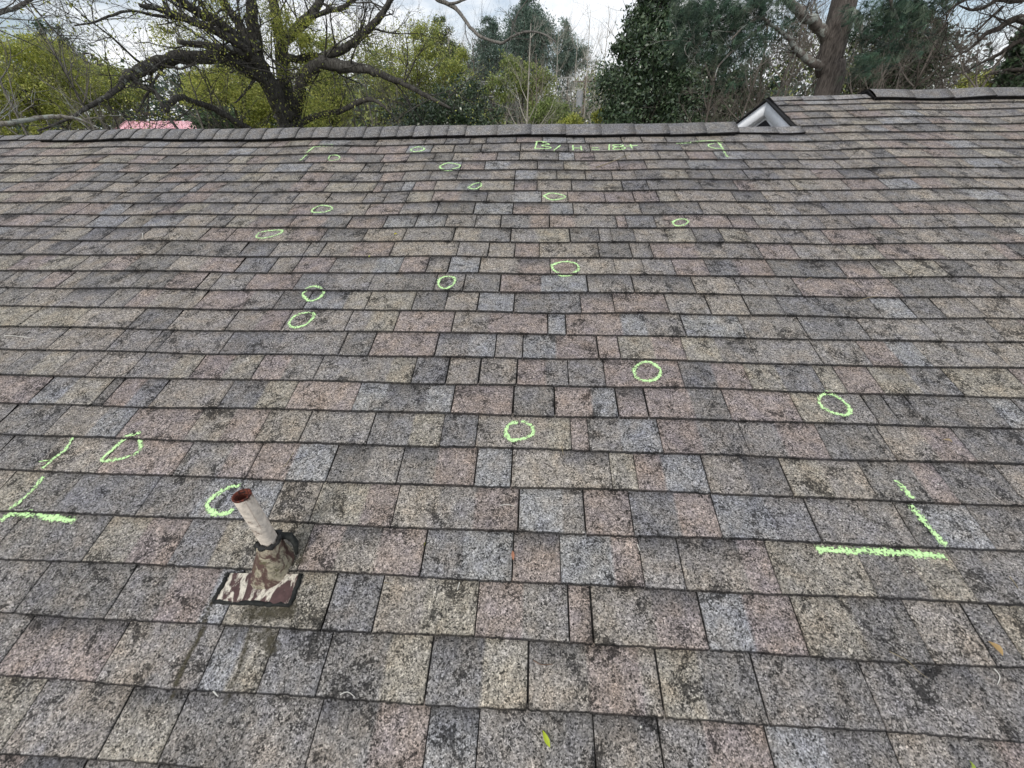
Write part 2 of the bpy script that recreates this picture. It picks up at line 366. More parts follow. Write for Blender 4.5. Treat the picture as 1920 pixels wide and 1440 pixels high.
# ridge caps
def ridge_cap(name, ua, ub, vt, lift, step, label, flap=.125, wob=.002, shade=1.0):
    dr = .016 if lift > .03 else 0.
    mb = MB(); u = ua; k = 0; rr = np.random.default_rng(int(ua * 100) + 900)
    while u < ub - .01:
        e = min(u + step * (1. if (u < -.6 or step > .2) else 1.9) * rr.uniform(.94, 1.06), ub); n = 5
        us = np.linspace(u - .0, e + .004, n); col = (PAL['K'] * .35 + PAL['B'] * .45 + PAL['G'] * .2) * rr.uniform(.85, 1.06) * shade * .88
        prof = []
        lw = lift + wob * np.sin(us * 5.3) + rr.normal(0, wob * .4)
        tt = np.linspace(0, 1, n) * .004
        lo = vt - flap + .003 * np.sin(us * 9) + rr.normal(0, .0015)
        for f, hh, cc in ((1., -.007 - dr, 0), (1., -dr, .0), (.975, -dr, 1), (.7, -dr * .42, 1), (.4, 0, 1), (.12, .001, 1), (0, -.002, 1)):
            vv = vt - (vt - lo) * f; h = lw + hh + tt + und(us, vv) * (1 - (1 - f) * .5); 
            prof.append((R3a(us, vv, h), col if cc else EDGE))
        for f, hh in ((.12, .001), (.5, 0), (1., 0), (1., -.007)):
            pts = np.array([back(x, vt, flap * f, float(l) + hh + t) for x, l, t in zip(us, lw, tt)]); prof.append((pts, col))
        V_all = np.concatenate([p[0] for p in prof]); Cc = []
        for (p, c) in prof:
            cc = np.tile(c, (n, 1)); cc[-1] = c * .45; Cc.append(cc)
        mb.add(V_all, gridq(len(prof), n), col=np.concatenate(Cc))
        # end faces close the leaf of the cap
        u = e; k += 1
    # body below the caps (the dark vent core)
    if lift > .012:
        for uu in (0,):
            ks = np.arange(ua + .012, ub - .012, .12)
            for x0, x1 in zip(ks[:-1], ks[1:]):
                f0 = .016
                q = [R3(x0, vt - flap + f0, -.001), R3(x1, vt - flap + f0, -.001), R3(x1, vt - flap + f0, lift - .004 - dr), R3(x0, vt - flap + f0, lift - .004 - dr)]
                quad_r(mb, q, (.022, .021, .021))
                q = [back(x0, vt, flap - f0, 0), back(x1, vt, flap - f0, 0), back(x1, vt, flap - f0, lift - .004), back(x0, vt, flap - f0, lift - .004)]
                quad_r(mb, q, (.022, .021, .021))
            for x in (ua + .01, ub - .01):
                mb.add([R3(x, vt - flap + .03, 0), R3(x, vt - flap + .03, lift - .006 - dr), R3(x, vt, lift - .004), back(x, vt, flap - .03, lift - .004), back(x, vt, flap - .03, 0), R3(x, vt, 0)],
                       [[0, 1, 2, 5], [5, 2, 3, 4]], col=(.012, .012, .012))
    # thickness below the end edge
    for x in (ua, ub):
        pts = [R3(x, vt - flap, lift - .008 - dr), R3(x, vt - flap, lift - dr), R3(x, vt, lift), back(x, vt, flap, lift), back(x, vt, flap, lift - .008), R3(x, vt, lift - .01)]
        mb.add(pts, [[0, 1, 2, 5], [5, 2, 3, 4]], col=EDGE)
    o = mb.build(name, M_CAP, roof); o['label'] = label; return o
ua = RP(88, 262)[0]; ub = RP(1378, 250)[0]; uc = RP(1632, 190)[0]
ridge_cap('ridge_cap', U_L, ua - .005, V_RIDGE, .006, .2, 'flat shingle caps at the left end of the lower ridge', flap=.10, wob=.0008, shade=1.15)
ridge_cap('ridge_vent', ua, ub, V_RIDGE, .043, .139, 'raised dark grey shingled vent along the lower ridge', flap=.16)
ridge_cap('ridge_cap', ub + .005, U_G - .005, V_RIDGE, .0115, .3, 'short flat ridge piece in front of the white gable', flap=.11, wob=.0008, shade=1.25)
ridge_cap('ridge_cap', U_G - .01, uc, V_TOP, .011, .26, 'flat shingle caps right of the gable peak', flap=.10, wob=.0008, shade=1.25)
ridge_cap('ridge_vent', uc + .004, U_R, V_TOP, .05, .31, 'raised dark ridge vent with lifted end on the upper ridge', flap=.15, wob=.006, shade=.95)

# gable end
WHT = hexc(240, 243, 247)
gb = MB()
def gp(s, side, h):      # point s metres down from the upper peak; side -1 front slope, +1 back slope; h along the slope normal
    return (R3(0, V_TOP - s, h) if side < 0 else back(0, V_TOP, s, h))
def gbox(mb, u0, u1, side, s0, s1, h0, h1, col):
    v = []
    for uu in (u0, u1):
        for (s, h) in ((s0, h0), (s1, h0), (s1, h1), (s0, h1)):
            p = gp(s, side, h).copy(); p[0] = uu; v.append(p)
    mb.add(v, [[0, 1, 2, 3], [7, 6, 5, 4], [0, 4, 5, 1], [1, 5, 6, 2], [2, 6, 7, 3], [3, 7, 4, 0]], col=col)
SL = (V_TOP - V_RIDGE)
# fascia boards under the shingle edge: peak mitre made by starting each at the vertical peak plane
def board(name, u0, u1, h0, h1, s_end_f, s_end_b, col, mat_, parent):
    mb = MB()
    for side, se in ((-1, s_end_f), (1, s_end_b)):
        k = math.tan(ALPHA)
        pts = [(-h1 * -k * 0 + 0, h1), (se, h1), (se, h0), (0, h0)]
        v = []
        for uu in (u0, u1):
            for (s, h) in pts:
                s_ = s if s > 0 else h * k * (1 if side < 0 else 1) * -1 * -1
                if s == 0: s_ = h * k * 1.0
                p = gp(s_ if s == 0 else s, side, h).copy()
                if s == 0: p[1] = gp(0, -1, 0)[1]; p[2] = gp(0, -1, 0)[2] + h / cos(ALPHA)
                p[0] = uu; v.append(p)
        mb.add(v, [[0, 1, 2, 3], [7, 6, 5, 4], [0, 4, 5, 1], [1, 5, 6, 2], [2, 6, 7, 3], [3, 7, 4, 0]], col=col)
    return mb.build(name, mat_, parent)
board('roof_edge', U_G - .03, U_G + .06, -.018, -.007, SL + .05, 3.2, (.02, .02, .021), M_DARK, house)
board('rake_board', U_G - .012, U_G + .012, -.115, -.0225, SL + .3, 3.2, WHT, M_PLAIN, house)
board('soffit', U_G + .0125, U_G + .05, -.112, -.1, SL + .4, 3.2, WHT * .9, M_PLAIN, house)
gw = MB(); pk = gp(0, -1, 0); y0 = pk[1]; zt = pk[2] - .113 / cos(ALPHA); tA = math.tan(ALPHA)
gw.add([[U_G + .05, y0, zt], [U_G + .05, y0 - 6.5, zt - 6.5 * tA], [U_G + .05, y0 - 6.5, 2.4], [U_G + .05, y0 + 6, 2.4], [U_G + .05, y0 + 6, zt - 6 * tA]], t=[[0, 1, 2], [0, 2, 3], [0, 3, 4]], col=WHT * .97)
gw.build('gable_wall', M_PLAIN, house)
vm = MB(); zv = pk[2] - .162
vm.add([[U_G + .04, y0 + .05, zv], [U_G + .04, y0 + .05 - .42, zv - .42 * tA * 1.06], [U_G + .04, y0 + .05 + .42, zv - .42 * tA * 1.06],
        [U_G + .05, y0 + .05, zv], [U_G + .05, y0 + .05 - .42, zv - .42 * tA * 1.06], [U_G + .05, y0 + .05 + .42, zv - .42 * tA * 1.06]],
       t=[[0, 1, 2]], q=[[0, 3, 4, 1], [0, 2, 5, 3]], col=(.03, .03, .035)); vm.build('attic_vent', M_DARK, house)
# walls, mostly hidden below the eaves
wb = MB(); ye = R3(0, EAVE + .4, 0)[1]; yb = y0 + 5.2
box(wb, ((U_L + U_R) / 2, (ye + yb) / 2, 1.25), ((U_R - U_L) / 2 - .35, 0, 0), (0, (yb - ye) / 2, 0), (0, 0, 1.25), hexc(205, 200, 190)); wb.build('wall', M_PLAIN, house)

# ------------------------------------------------------------------ marks lying on the shingles
def chalk_mat(name, col, thr, scale=210, kv=.8, soft=.3):
    m, t, p = mat(name, .95, .05); co = objco(t)
    c = mulc(t, tuple(col), ramp(t, noise(t, co, 70, 3, .6), [(.3, .75), (.7, 1.15)])); t.links.new(c, p.inputs['Base Color'])
    tr = t.nodes.new('ShaderNodeBsdfTransparent'); mxs = t.nodes.new('ShaderNodeMixShader')
    at = t.nodes.new('ShaderNodeAttribute'); at.attribute_name = 'Col'
    sp = t.nodes.new('ShaderNodeSeparateColor'); t.links.new(at.outputs['Color'], sp.inputs[0])
    v1 = voro(t, co, scale)
    a = t.nodes.new('ShaderNodeMath'); a.operation = 'MULTIPLY'; a.inputs[1].default_value = kv; t.links.new(v1, a.inputs[0])
    n_ = t.nodes.new('ShaderNodeMath'); n_.operation = 'MULTIPLY'; n_.inputs[1].default_value = .5; t.links.new(noise(t, co, 90, 3, .6), n_.inputs[0])
    b = t.nodes.new('ShaderNodeMath'); b.operation = 'ADD'; t.links.new(a.outputs[0], b.inputs[0]); t.links.new(n_.outputs[0], b.inputs[1])
    d = t.nodes.new('ShaderNodeMath'); d.operation = 'SUBTRACT'; t.links.new(sp.outputs[0], d.inputs[0]); t.links.new(b.outputs[0], d.inputs[1])
    f = ramp(t, d.outputs[0], [(max(0, thr), 0.), (thr + soft, 1.)])
    t.links.new(f, mxs.inputs[0]); t.links.new(tr.outputs[0], mxs.inputs[1]); t.links.new(p.outputs[0], mxs.inputs[2])
    t.links.new(mxs.outputs[0], t.nodes['Material Output'].inputs[0]); return m
M_CHALK = chalk_mat('green_chalk', (.58, .86, .41), 0.0)
M_STAIN = chalk_mat('olive_stain', hexc(78, 74, 62), 0.0, 120, kv=.2, soft=.5)
def decal(mb, pts, width, closed=False, peak=1.35, lift=.0028, res=.008, skip_edges=True):
    """ribbon draped on the shingles, pts in roof coordinates; Col.r carries the strength of the stroke"""
    pts = np.array(pts, float)
    if closed: pts = np.concatenate([pts, pts[:1]])
    q = smooth_path(np.c_[pts, pts[:, :1] * 0], 8)[:, :2] if len(pts) > 2 else pts
    L = np.r_[0, np.cumsum(np.linalg.norm(np.diff(q, axis=0), axis=1))]; n = max(4, int(L[-1] / res))
    s = np.linspace(0, L[-1], n); q = np.c_[np.interp(s, L, q[:, 0]), np.interp(s, L, q[:, 1])]
    d = np.gradient(q, axis=0); d /= np.linalg.norm(d, axis=1)[:, None] + 1e-9; nn = np.c_[-d[:, 1], d[:, 0]]
    wv = width * 1.5 * (1 + .18 * np.sin(s * 60 + rng.uniform(0, 6)) + rng.normal(0, .06, n)) * np.ones(n)
    offs = np.array([-.5, -.33, -.15, 0, .15, .33, .5]); st = np.array([0.22, .6, .95, 1.08, .95, .6, .22])
    vs = np.zeros((len(offs), n, 2)); cols = np.zeros((len(offs), n, 3)); P3 = np.zeros((len(offs), n, 3))
    for a, o in enumerate(offs):
        xy = q + nn * (wv * o)[:, None]; vs[a] = xy
        for b in range(n): P3[a, b] = R3(xy[b, 0], xy[b, 1], surf(xy[b, 0], xy[b, 1]) + lift)
        fade = np.ones(n) if closed else np.clip(np.minimum(np.arange(n) + 1.2, n - np.arange(n) + .2) / 2.2, 0, 1)
        cols[a] = (st[a] * peak / 1.3 * fade * (1 + .12 * np.sin(s * 23 + o * 3 + pts[0, 0] * 9)))[:, None]
    nr, nc = len(offs), n; qs = gridq(nr, nc)
    if skip_edges:
        fl = vs.reshape(-1, 2); ci = np.array([math.floor((v - V0) / E_) if v >= float(vline(math.floor((v - V0) / E_), u)) else math.floor((v - V0) / E_) - 1 for u, v in fl])
        cc = ci[qs]; qs = qs[cc.max(1) == cc.min(1)]
    mb.add(P3.reshape(-1, 3), qs, col=cols.reshape(-1, 3))
def Z(x0, y0, k, pts): return [RP(x0 + a * k, y0 + b * k) for a, b in pts]
t3 = 1 / 3.; z5 = .4583; q4 = .25; z9 = 1 / 4.571
CH = [
 (Z(480,420,t3,[(5,75),(25,50),(90,38),(150,38),(130,62),(70,82),(20,85)]), .012, 'long flat chalk ring at the left, sixth row of marks'),
 (Z(480,420,t3,[(1660,240),(1700,222),(1750,215),(1800,230),(1812,258),(1795,280),(1740,297),(1685,280)]), .014, 'wide chalk ring around a dark bruise'),
 (Z(480,420,t3,[(1035,320),(1065,305),(1110,308),(1122,330),(1100,365),(1060,378),(1030,358)]), .012, 'small upright chalk ring near the middle'),
 (Z(480,420,t3,[(262,400),(290,375),(330,360),(375,372),(380,400),(350,430),(300,440)]), .013, 'chalk ring just above the slanted oval'),
 (Z(480,420,t3,[(190,570),(210,535),(260,508),(325,508),(325,535),(280,580),(215,592)]), .012, 'slanted oval chalk ring below the round one'),
 (Z(1120,420,t3,[(200,830),(235,795),(280,785),(330,810),(350,845),(325,885),(265,897),(215,875)]), .013, 'thick round chalk ring right of the middle'),
 (Z(1120,420,t3,[(1240,990),(1260,960),(1310,955),(1370,990),(1410,1035),(1405,1075),(1370,1080),(1300,1060),(1255,1030)]), .013, 'large oval chalk ring at the far right, tilted downhill'),
 (Z(540,230,z5,[(1570,415),(1590,402),(1620,400),(1635,412),(1615,428),(1585,430)]), .012, 'small chalk ring farthest right on the upper roof'),
 (Z(540,230,z5,[(1045,305),(1075,292),(1120,300),(1132,312),(1080,323)]), .012, 'pointed flat chalk ring under the writing'),
 (Z(540,230,z5,[(738,275),(760,257),(785,252),(790,265),(765,282)]), .012, 'tiny chalk ring third below the ridge'),
 (Z(540,230,z5,[(622,185),(655,170),(700,178),(700,190),(665,200),(630,198)]), .013, 'oval chalk ring second below the ridge'),
 (Z(540,230,z5,[(505,112),(530,103),(555,108),(555,118),(525,126),(505,120)]), .013, 'chalk ring nearest the ridge'),
 (Z(540,230,z5,[(100,360),(135,340),(175,345),(180,358),(150,370),(105,372)]), .012, 'flat chalk ring left of the middle, halfway up'),
]
for pts, wd, lb in CH:
    mb = MB(); decal(mb, pts, wd * 1.1, True); o = mb.build('chalk_circle', M_CHALK, roof); o['label'] = lb
mb = MB(); decal(mb, Z(480,420,t3,[(1475,1128),(1450,1122),(1425,1135),(1405,1175),(1430,1222),(1490,1220),(1550,1195),(1555,1150),(1515,1122),(1490,1118)]), .0145); mb.build('chalk_circle', M_CHALK, roof)['label'] = 'chalk ring with an open notch at the top, bottom centre'
mb = MB(); decal(mb, Z(540,230,z5,[(168,155),(174,137),(205,136),(212,150),(185,160),(165,157)]), .012); mb.build('chalk_circle', M_CHALK, roof)['label'] = 'small D shaped chalk mark by the upper left corner bracket'
mb = MB(); decal(mb, Z(0,700,q4,[(1065,450),(1000,465),(940,485),(860,560),(770,650),(830,655),(900,645),(1010,610),(1055,560),(1040,480)]), .0145); mb.build('chalk_circle', M_CHALK, roof)['label'] = 'large D shaped chalk mark at the left'
mb = MB(); decal(mb, Z(0,700,q4,[(1815,850),(1760,852),(1700,870),(1600,940),(1565,1010),(1640,1060),(1720,1055),(1775,1015)]), .017); mb.build('chalk_circle', M_CHALK, roof)['label'] = 'open chalk ring half hidden behind the vent pipe'
def bracket(strokes, lb):
    mb = MB()
    for pts, wd in strokes: decal(mb, pts, wd)
    mb.build('chalk_bracket', M_CHALK, roof)['label'] = lb
bracket([(Z(0,700,q4,[(548,480),(500,570),(420,640),(320,735)]), .013), (Z(0,700,q4,[(330,770),(260,870),(180,950),(80,1025)]), .014), (Z(0,700,q4,[(0,1115),(60,1065),(130,1050),(250,1060),(400,1085),(570,1103)]), .021), (Z(0,700,q4,[(300,668),(385,655)]), .005)], 'lower left chalk corner bracket')
bracket([(Z(1440,840,q4,[(940,245),(1000,310),(1068,398)]), .020), (Z(1440,840,q4,[(1052,418),(1180,585),(1318,748)]), .021), (Z(1440,840,q4,[(345,765),(640,772),(900,785),(1100,795),(1330,815)]), .021)], 'lower right chalk corner bracket')
bracket([(Z(540,230,z5,[(52,160),(80,130),(105,103)]), .014), (Z(540,230,z5,[(100,103),(140,98),(188,97)]), .014)], 'upper left chalk corner bracket')
bracket([(Z(980,240,z9,[(1310,138),(1400,133),(1500,128),(1600,122),(1720,130)]), .012), (Z(980,240,z9,[(1670,125),(1712,190),(1755,260)]), .016), (Z(980,240,z9,[(1640,138),(1590,150),(1600,172),(1650,186),(1725,186)]), .013)], 'upper right chalk corner bracket with a loop')
CHR = {}
for ch, pts in zip('BB/HHH==18+*', ([(120,137),(105,200)], [(112,137),(190,140),(228,152),(160,166),(238,180),(212,193),(105,200)], [(325,155),(265,212)], [(430,152),(432,205)], [(498,158),(505,205)], [(430,180),(505,180)],
            [(590,178),(652,177)], [(590,196),(660,198)], [(742,143),(738,200)], [(850,152),(775,152),(790,168),(870,178),(860,196),(780,196),(785,178),(850,166),(855,152)], [(880,168),(985,160)], [(920,148),(935,192)])):
    CHR.setdefault({'*': '+'}.get(ch, ch), []).append(pts)
for ch, strokes in CHR.items():
    mb = MB()
    for pts in strokes: decal(mb, Z(980, 240, z9, pts), .0105, res=.006, skip_edges=False, peak=1.7)
    mb.build('chalk_letter', M_CHALK, roof)['label'] = 'green chalk sign %s of the writing B/H=18+ below the ridge' % ch
for pts, wd, pkk in (([(403,1118),(392,1150),(376,1190),(352,1240),(335,1285),(318,1318)], .018, .85), ([(478,1150),(470,1180),(455,1240),(440,1285),(418,1330)], .017, .75),
    ([(455,1150),(505,1152),(560,1140)], .05, .8), ([(470,1185),(500,1190),(515,1230)], .06, .75), ([(440,1040),(470,1020)], .09, .45), ([(560,1000),(566,1030),(560,1065)], .06, .6), ([(392,1130),(376,1185)], .035, .5), ([(590,1090),(600,1130)], .06, .4)):
    mb = MB(); decal(mb, [RP(*q) for q in pts], wd, peak=pkk, lift=.0020); mb.build('stain', M_STAIN, roof)

# ------------------------------------------------------------------ vent pipe
pu, pv = RP(531, 1054)
pb = R3(pu, pv, 0)
vp = empty('vent_pipe', pb, 'rusty off white vent pipe rising from a peeling brown roof flashing', 'vent pipe')
rt = ray(453, 928)
# height where the vertical axis passes nearest the sight line of its top
a = pb - CAM; best = min((np.linalg.norm(np.cross(a + np.array([0, 0, h]), rt)) / np.linalg.norm(rt), h) for h in np.linspace(.05, .8, 751))
PH = best[1]
def peel_mat(name, base, peel, thr, sc, streak, third=None):
    m, t, p = mat(name, .7, .3); co = objco(t)
    n = noise(t, co, sc, 5, .6, .8, streak); k = t.nodes.new('ShaderNodeMixRGB')
    t.links.new(ramp(t, n, [(thr, 0.), (thr + (.09 if 'boot' in name else .06), 1.)]), k.inputs[0])
    t.links.new(mulc(t, tuple(base), ramp(t, noise(t, co, 60, 4, .6), [(.3, .7), (.7, 1.3)])), k.inputs[1])
    t.links.new(mulc(t, tuple(peel), ramp(t, noise(t, co, 80, 5, .7), [(.35, .35), (.5, .95), (.7, 1.1)])), k.inputs[2]); c = k.outputs[0]
    if third is not None:
        k2 = t.nodes.new('ShaderNodeMixRGB'); t.links.new(ramp(t, noise(t, co, 28, 5, .7), [(.56, 0.), (.66, 1.)]), k2.inputs[0]); t.links.new(c, k2.inputs[1]); k2.inputs[2].default_value = tuple(third) + (1,); c = k2.outputs[0]
    t.links.new(c, p.inputs['Base Color']); bump(t, p, n, .6, .004); return m
M_PIPE = peel_mat('weathered_pipe_paint', hexc(212, 202, 190), hexc(142, 104, 86), .535, 24, (1, 1, .12), hexc(120, 100, 88))
M_RUST = peel_mat('rust', hexc(104, 50, 36), hexc(58, 28, 22), .5, 60, (1, 1, 1))
M_FLASH = peel_mat('peeling_flashing', hexc(78, 58, 57), hexc(206, 199, 184), .47, 19, (1.3, .5, 1), None)
M_BOOT = peel_mat('weathered_boot', hexc(88, 68, 62), hexc(166, 158, 138), .45, 22, (1, 1, .8), hexc(96, 92, 70))
RO = .0225
mb = MB(); th = np.linspace(0, 2 * math.pi, 33)[:-1]
def ring(r, z): return np.c_[np.cos(th) * r + pb[0], np.sin(th) * r + pb[1], np.full(32, pb[2] + z)]
mb.add(np.concatenate([ring(RO, -.02), ring(RO, PH * .5), ring(RO, PH - .004)]), gridq(3, 32, True)); mb.build('pipe', M_PIPE, vp, smooth=True)
mb = MB(); mb.add(np.concatenate([ring(RO + .0002, PH - .0042), ring(RO + .0006, PH), ring(RO - .004, PH + .0004), ring(RO - .0045, PH - .05), ring(RO - .005, PH - .2), ring(.001, PH - .2)]), gridq(6, 32, True)); mb.build('rim', M_RUST, vp, smooth=True)
# boot: a squashed cone leaning on the pipe
bu, bv = RP(513, 1063)
k0 = R3(bu, bv, 0); hcol = PH * .36
mb = MB(); rings = []
cols = []
for f, r in ((0, .060), (.06, .057), (.18, .052), (.35, .047), (.55, .043), (.75, .039), (.9, .036), (1., .029), (1.0, .02)):
    c = (1 - f) * R3(bu, bv, .004) + f * (pb + np.array([0.0, 0, hcol]))
    nx = np.array([1, 0, 0]); ny = (1 - f) * V + f * np.array([0, 1, 0]); lump = 1 + .07 * np.sin(th * 2 + f * 5) + .04 * np.sin(th * 5 + f * 9) + rng.normal(0, .012, 32)
    rings.append(c[None] + (np.cos(th) * r * lump)[:, None] * nx + (np.sin(th) * r * lump * (1.15 - .15 * f))[:, None] * ny)
mb.add(np.concatenate(rings), gridq(len(rings), 32, True)); mb.build('boot', M_BOOT, vp, smooth=True)
# tar at the collar and around the flange
mb = MB(); cc = pb + np.array([0, 0, hcol])
pts = [cc + np.array([cos(a) * .029, sin(a) * .031, .004 + .004 * sin(3 * a)]) for a in np.linspace(0, 2 * math.pi, 25)]
tube(mb, pts, [.006 + .003 * sin(i * 1.9) for i in range(25)], 6, (.03, .03, .03), .3)
tube(mb, [cc + np.array([.022, .018, .002]), cc + np.array([.042, .026, -.012]), cc + np.array([.053, .02, -.04]), cc + np.array([.054, .005, -.075])], [.010, .013, .009, .004], 7, (.03, .032, .03), .25)
tube(mb, [cc + np.array([-.022, -.014, .004]), cc + np.array([-.036, -.012, -.01]), cc + np.array([-.047, -.014, -.05]), cc + np.array([-.05, -.016, -.085])], [.009, .008, .005, .004], 7, (.03, .032, .03), .25)
fc = [RP(404, 1129), RP(547, 1135), RP(566, 1077), RP(432, 1075)]
def edge_pts(a, b, n=16): return [R3(a[0] + (b[0] - a[0]) * t, a[1] + (b[1] - a[1]) * t, float(und(a[0], a[1])) + .008) for t in np.linspace(0, 1, n)]
for a, b in ((fc[3], fc[0]), (fc[0], fc[1]), (fc[1], fc[2])):
    pts = np.array(edge_pts(a, b)); pts[1:-1] += rng.normal(0, .0012, pts[1:-1].shape)
    tube(mb, pts, .0055 + .0022 * np.abs(np.sin(np.arange(16) * 1.3)), 6, (.02, .021, .02), .2)
mb.build('tar_seal', M_DARK, vp)
mb = MB(); n = 12; a0, a1, a2, a3 = map(np.array, fc)
vv = []
for s in np.linspace(0, 1, n):
    for t in np.linspace(0, 1, n):
        q = (1 - s) * ((1 - t) * a0 + t * a1) + s * ((1 - t) * a3 + t * a2)
        vv.append(R3(q[0], q[1], float(und(q[0], q[1])) + .0115 - .005 * s + .0015 * sin(t * 9) * (1 - s)))
mb.add(vv, gridq(n, n)); mb.build('flashing', M_FLASH, vp)

# ------------------------------------------------------------------ litter on the roof
def lay(px, py, h=.003): u, v = RP(px, py); return R3(u, v, surf(u, v) + h)
def leaf(px, py, ang, ln, col, label, grp=None, wd=.35):
    u, v = RP(px, py); mb = MB(); d = np.array([cos(ang), sin(ang)]); e = np.array([-d[1], d[0]]); rows = []
    z0 = surf(u, v)
    for s, ww in ((-1, .02), (-.6, .6), (-.15, 1.), (.3, .85), (.7, .45), (1, .02)):
        for k in (-1, 0, 1):
            q = np.array([u, v]) + d * s * ln / 2 + e * k * ww * wd * ln / 2
            rows.append(R3(q[0], q[1], z0 + .003 + .006 * abs(k) * ww + .004 * (1 - s * s)))
    mb.add(rows, gridq(6, 3), col=col); o = mb.build('leaf', M_LEAF, None, True, R3(u, v, 0))
    tag(o, label, 'leaf', grp)
leaf(1024, 1384, 2.1, .035, hexc(196, 214, 64), 'bright yellow green curled leaf lying on the lowest shingles at the bottom edge', 'leaves fallen on the roof')
leaf(1812, 1434, 1.2, .02, hexc(176, 196, 90), 'pale green leaf bud at the bottom right corner', 'leaves fallen on the roof')
leaf(962, 1043, 1.7, .028, hexc(196, 140, 112), 'small pink brown leaf right of the vent pipe', 'leaves fallen on the roof')
leaf(743, 443, .3, .022, hexc(210, 200, 60), 'tiny yellow leaf high on the roof left of centre', 'leaves fallen on the roof')
leaf(694, 483, 1.0, .016, hexc(190, 200, 80), 'tiny pale yellow leaf just below the other yellow one', 'leaves fallen on the roof')
leaf(1773, 829, -.4, .03, hexc(176, 158, 130), 'dry tan leaf near the right edge', 'leaves fallen on the roof')
leaf(1858, 1216, -1.1, .035, hexc(190, 160, 110), 'dry orange tan blossom husk in the right shingle joint', 'leaves fallen on the roof', wd=.5)
leaf(798, 1021, 1.3, .014, hexc(120, 116, 60), 'small olive leaf scrap above and right of the pipe flashing', 'leaves fallen on the roof')
def twig(pts, r, col, label, name='twig'):
    mb = MB(); q = smooth_path([lay(x, y, r + .0006 + .002 * (k % 2)) for k, (x, y) in enumerate(pts)], 4); tube(mb, q, np.linspace(r, r * .5, len(q)), 5, col, .15)
    o = mb.build(name, M_PLAIN, None, False, q[0]); tag(o, label, 'twig', 'twigs scattered on the roof')
TC = hexc(150, 138, 112); WC = hexc(214, 212, 204); DC = hexc(66, 58, 52)
twig([(1117, 317), (1140, 308), (1162, 300), (1182, 291)], .0028, TC, 'long pale twig high on the roof under the chalk writing')
twig([(862, 1092), (858, 1107)], .0016, WC, 'short white stick upright in view right of the pipe flashing')
twig([(406, 1295), (412, 1306)], .0022, WC, 'short white stick below the flashing runoff stain')
twig([(1194, 1022), (1198, 1035)], .0016, WC, 'short white stick in a shingle joint right of the pink leaf')
twig([(640, 1302), (655, 1297), (668, 1307)], .0012, WC, 'bent thin white stick on the dark lower shingles')
twig([(1020, 870), (1035, 880), (1043, 895), (1045, 904)], .0013, DC, 'dark curved twig below the notched chalk ring')
twig([(552, 850), (543, 868), (535, 878)], .0013, TC, 'thin tan forked twig left of centre above the vent pipe')
twig([(530, 874), (550, 866), (568, 858)], .001, DC, 'thin dark twig crossing the tan one above the vent pipe')
twig([(937, 950), (952, 948), (966, 952)], .0012, WC, 'small pale curl on the reddish shingle right of the pipe')
twig([(1660, 1222), (1690, 1238), (1715, 1256), (1735, 1272)], .0009, TC, 'fine straight pine needle at lower right')
twig([(1862, 1254), (1870, 1268), (1866, 1284)], .0013, WC, 'small pale hooked stem below the orange husk')
twig([(1888, 1082), (1896, 1096), (1902, 1104)], .0012, TC, 'fine tan stem near the right edge')
twig([(1608, 564), (1625, 558), (1645, 556)], .0018, TC, 'pale twig on the right half of the upper roof')
twig([(1508, 528), (1516, 522), (1524, 520)], .0018, TC, 'short pale twig above the pale one on the right')
twig([(12, 632), (35, 633), (62, 636)], .002, WC, 'long pale curved stick at the left edge')
twig([(1075, 712), (1090, 710), (1106, 717)], .0012, DC, 'thin dark curved twig left of the thick chalk ring')
twig([(270, 440), (272, 452)], .002, WC, 'tiny white stick high on the left side')
twig([(1052, 840), (1056, 855)], .0012, TC, 'short tan stem right under the notched chalk ring')
twig([(720, 1092), (733, 1094)], .0011, TC, 'short tan straw right of the pipe flashing')
twig([(185, 1058), (205, 1040), (222, 1030)], .001, DC, 'dark thin twig on the left lower shingles')
twig([(1000, 1238), (1015, 1246), (1036, 1245)], .0011, hexc(110, 84, 66), 'brown curved straw at the bottom centre')
twig([(1195, 895), (1215, 898)], .001, DC, 'tiny dark twig right of the notched chalk ring')
twig([(440, 270), (452, 262)], .002, TC, 'tiny twig just under the left ridge vent')
for k, (x, y, s) in enumerate([(1755, 910, .004), (1762, 912, .003), (1610, 1179, .0035), (1200, 1362, .004), (1697, 1073, .003), (1708, 1066, .0025), (1824, 1165, .003), (1834, 1188, .0035), (1849, 1195, .003), (540, 240 + 220, .006)]):
    mb = MB(); c = lay(x, y, s * .6)
    v = [c + s * np.array(d) for d in ((1, .2, 0), (.2, 1, .1), (-.9, .3, 0), (-.2, -1, .1), (0, 0, .8), (0, .1, -.5))]
    mb.add(v, t=[[0, 1, 4], [1, 2, 4], [2, 3, 4], [3, 0, 4], [1, 0, 5], [2, 1, 5], [3, 2, 5], [0, 3, 5]], col=WC); o = mb.build('pebble', M_PLAIN, None, False, c)
    lb = ['larger white crumb in a joint right of the lower right chalk bracket', 'smaller white crumb beside the one right of the chalk bracket', 'single white crumb on a tan shingle at lower right', 'white crumb near the bottom edge right of centre',
          'white crumb under the lower right chalk line', 'tiny white crumb beside the one under the lower right chalk line', 'white crumb uppermost of three above the orange husk', 'white crumb in the middle of three above the orange husk', 'white crumb lowest of three above the orange husk', 'white crumb on the left upper roof'][k]
    tag(o, lb, 'crumb', 'white crumbs scattered on the roof')

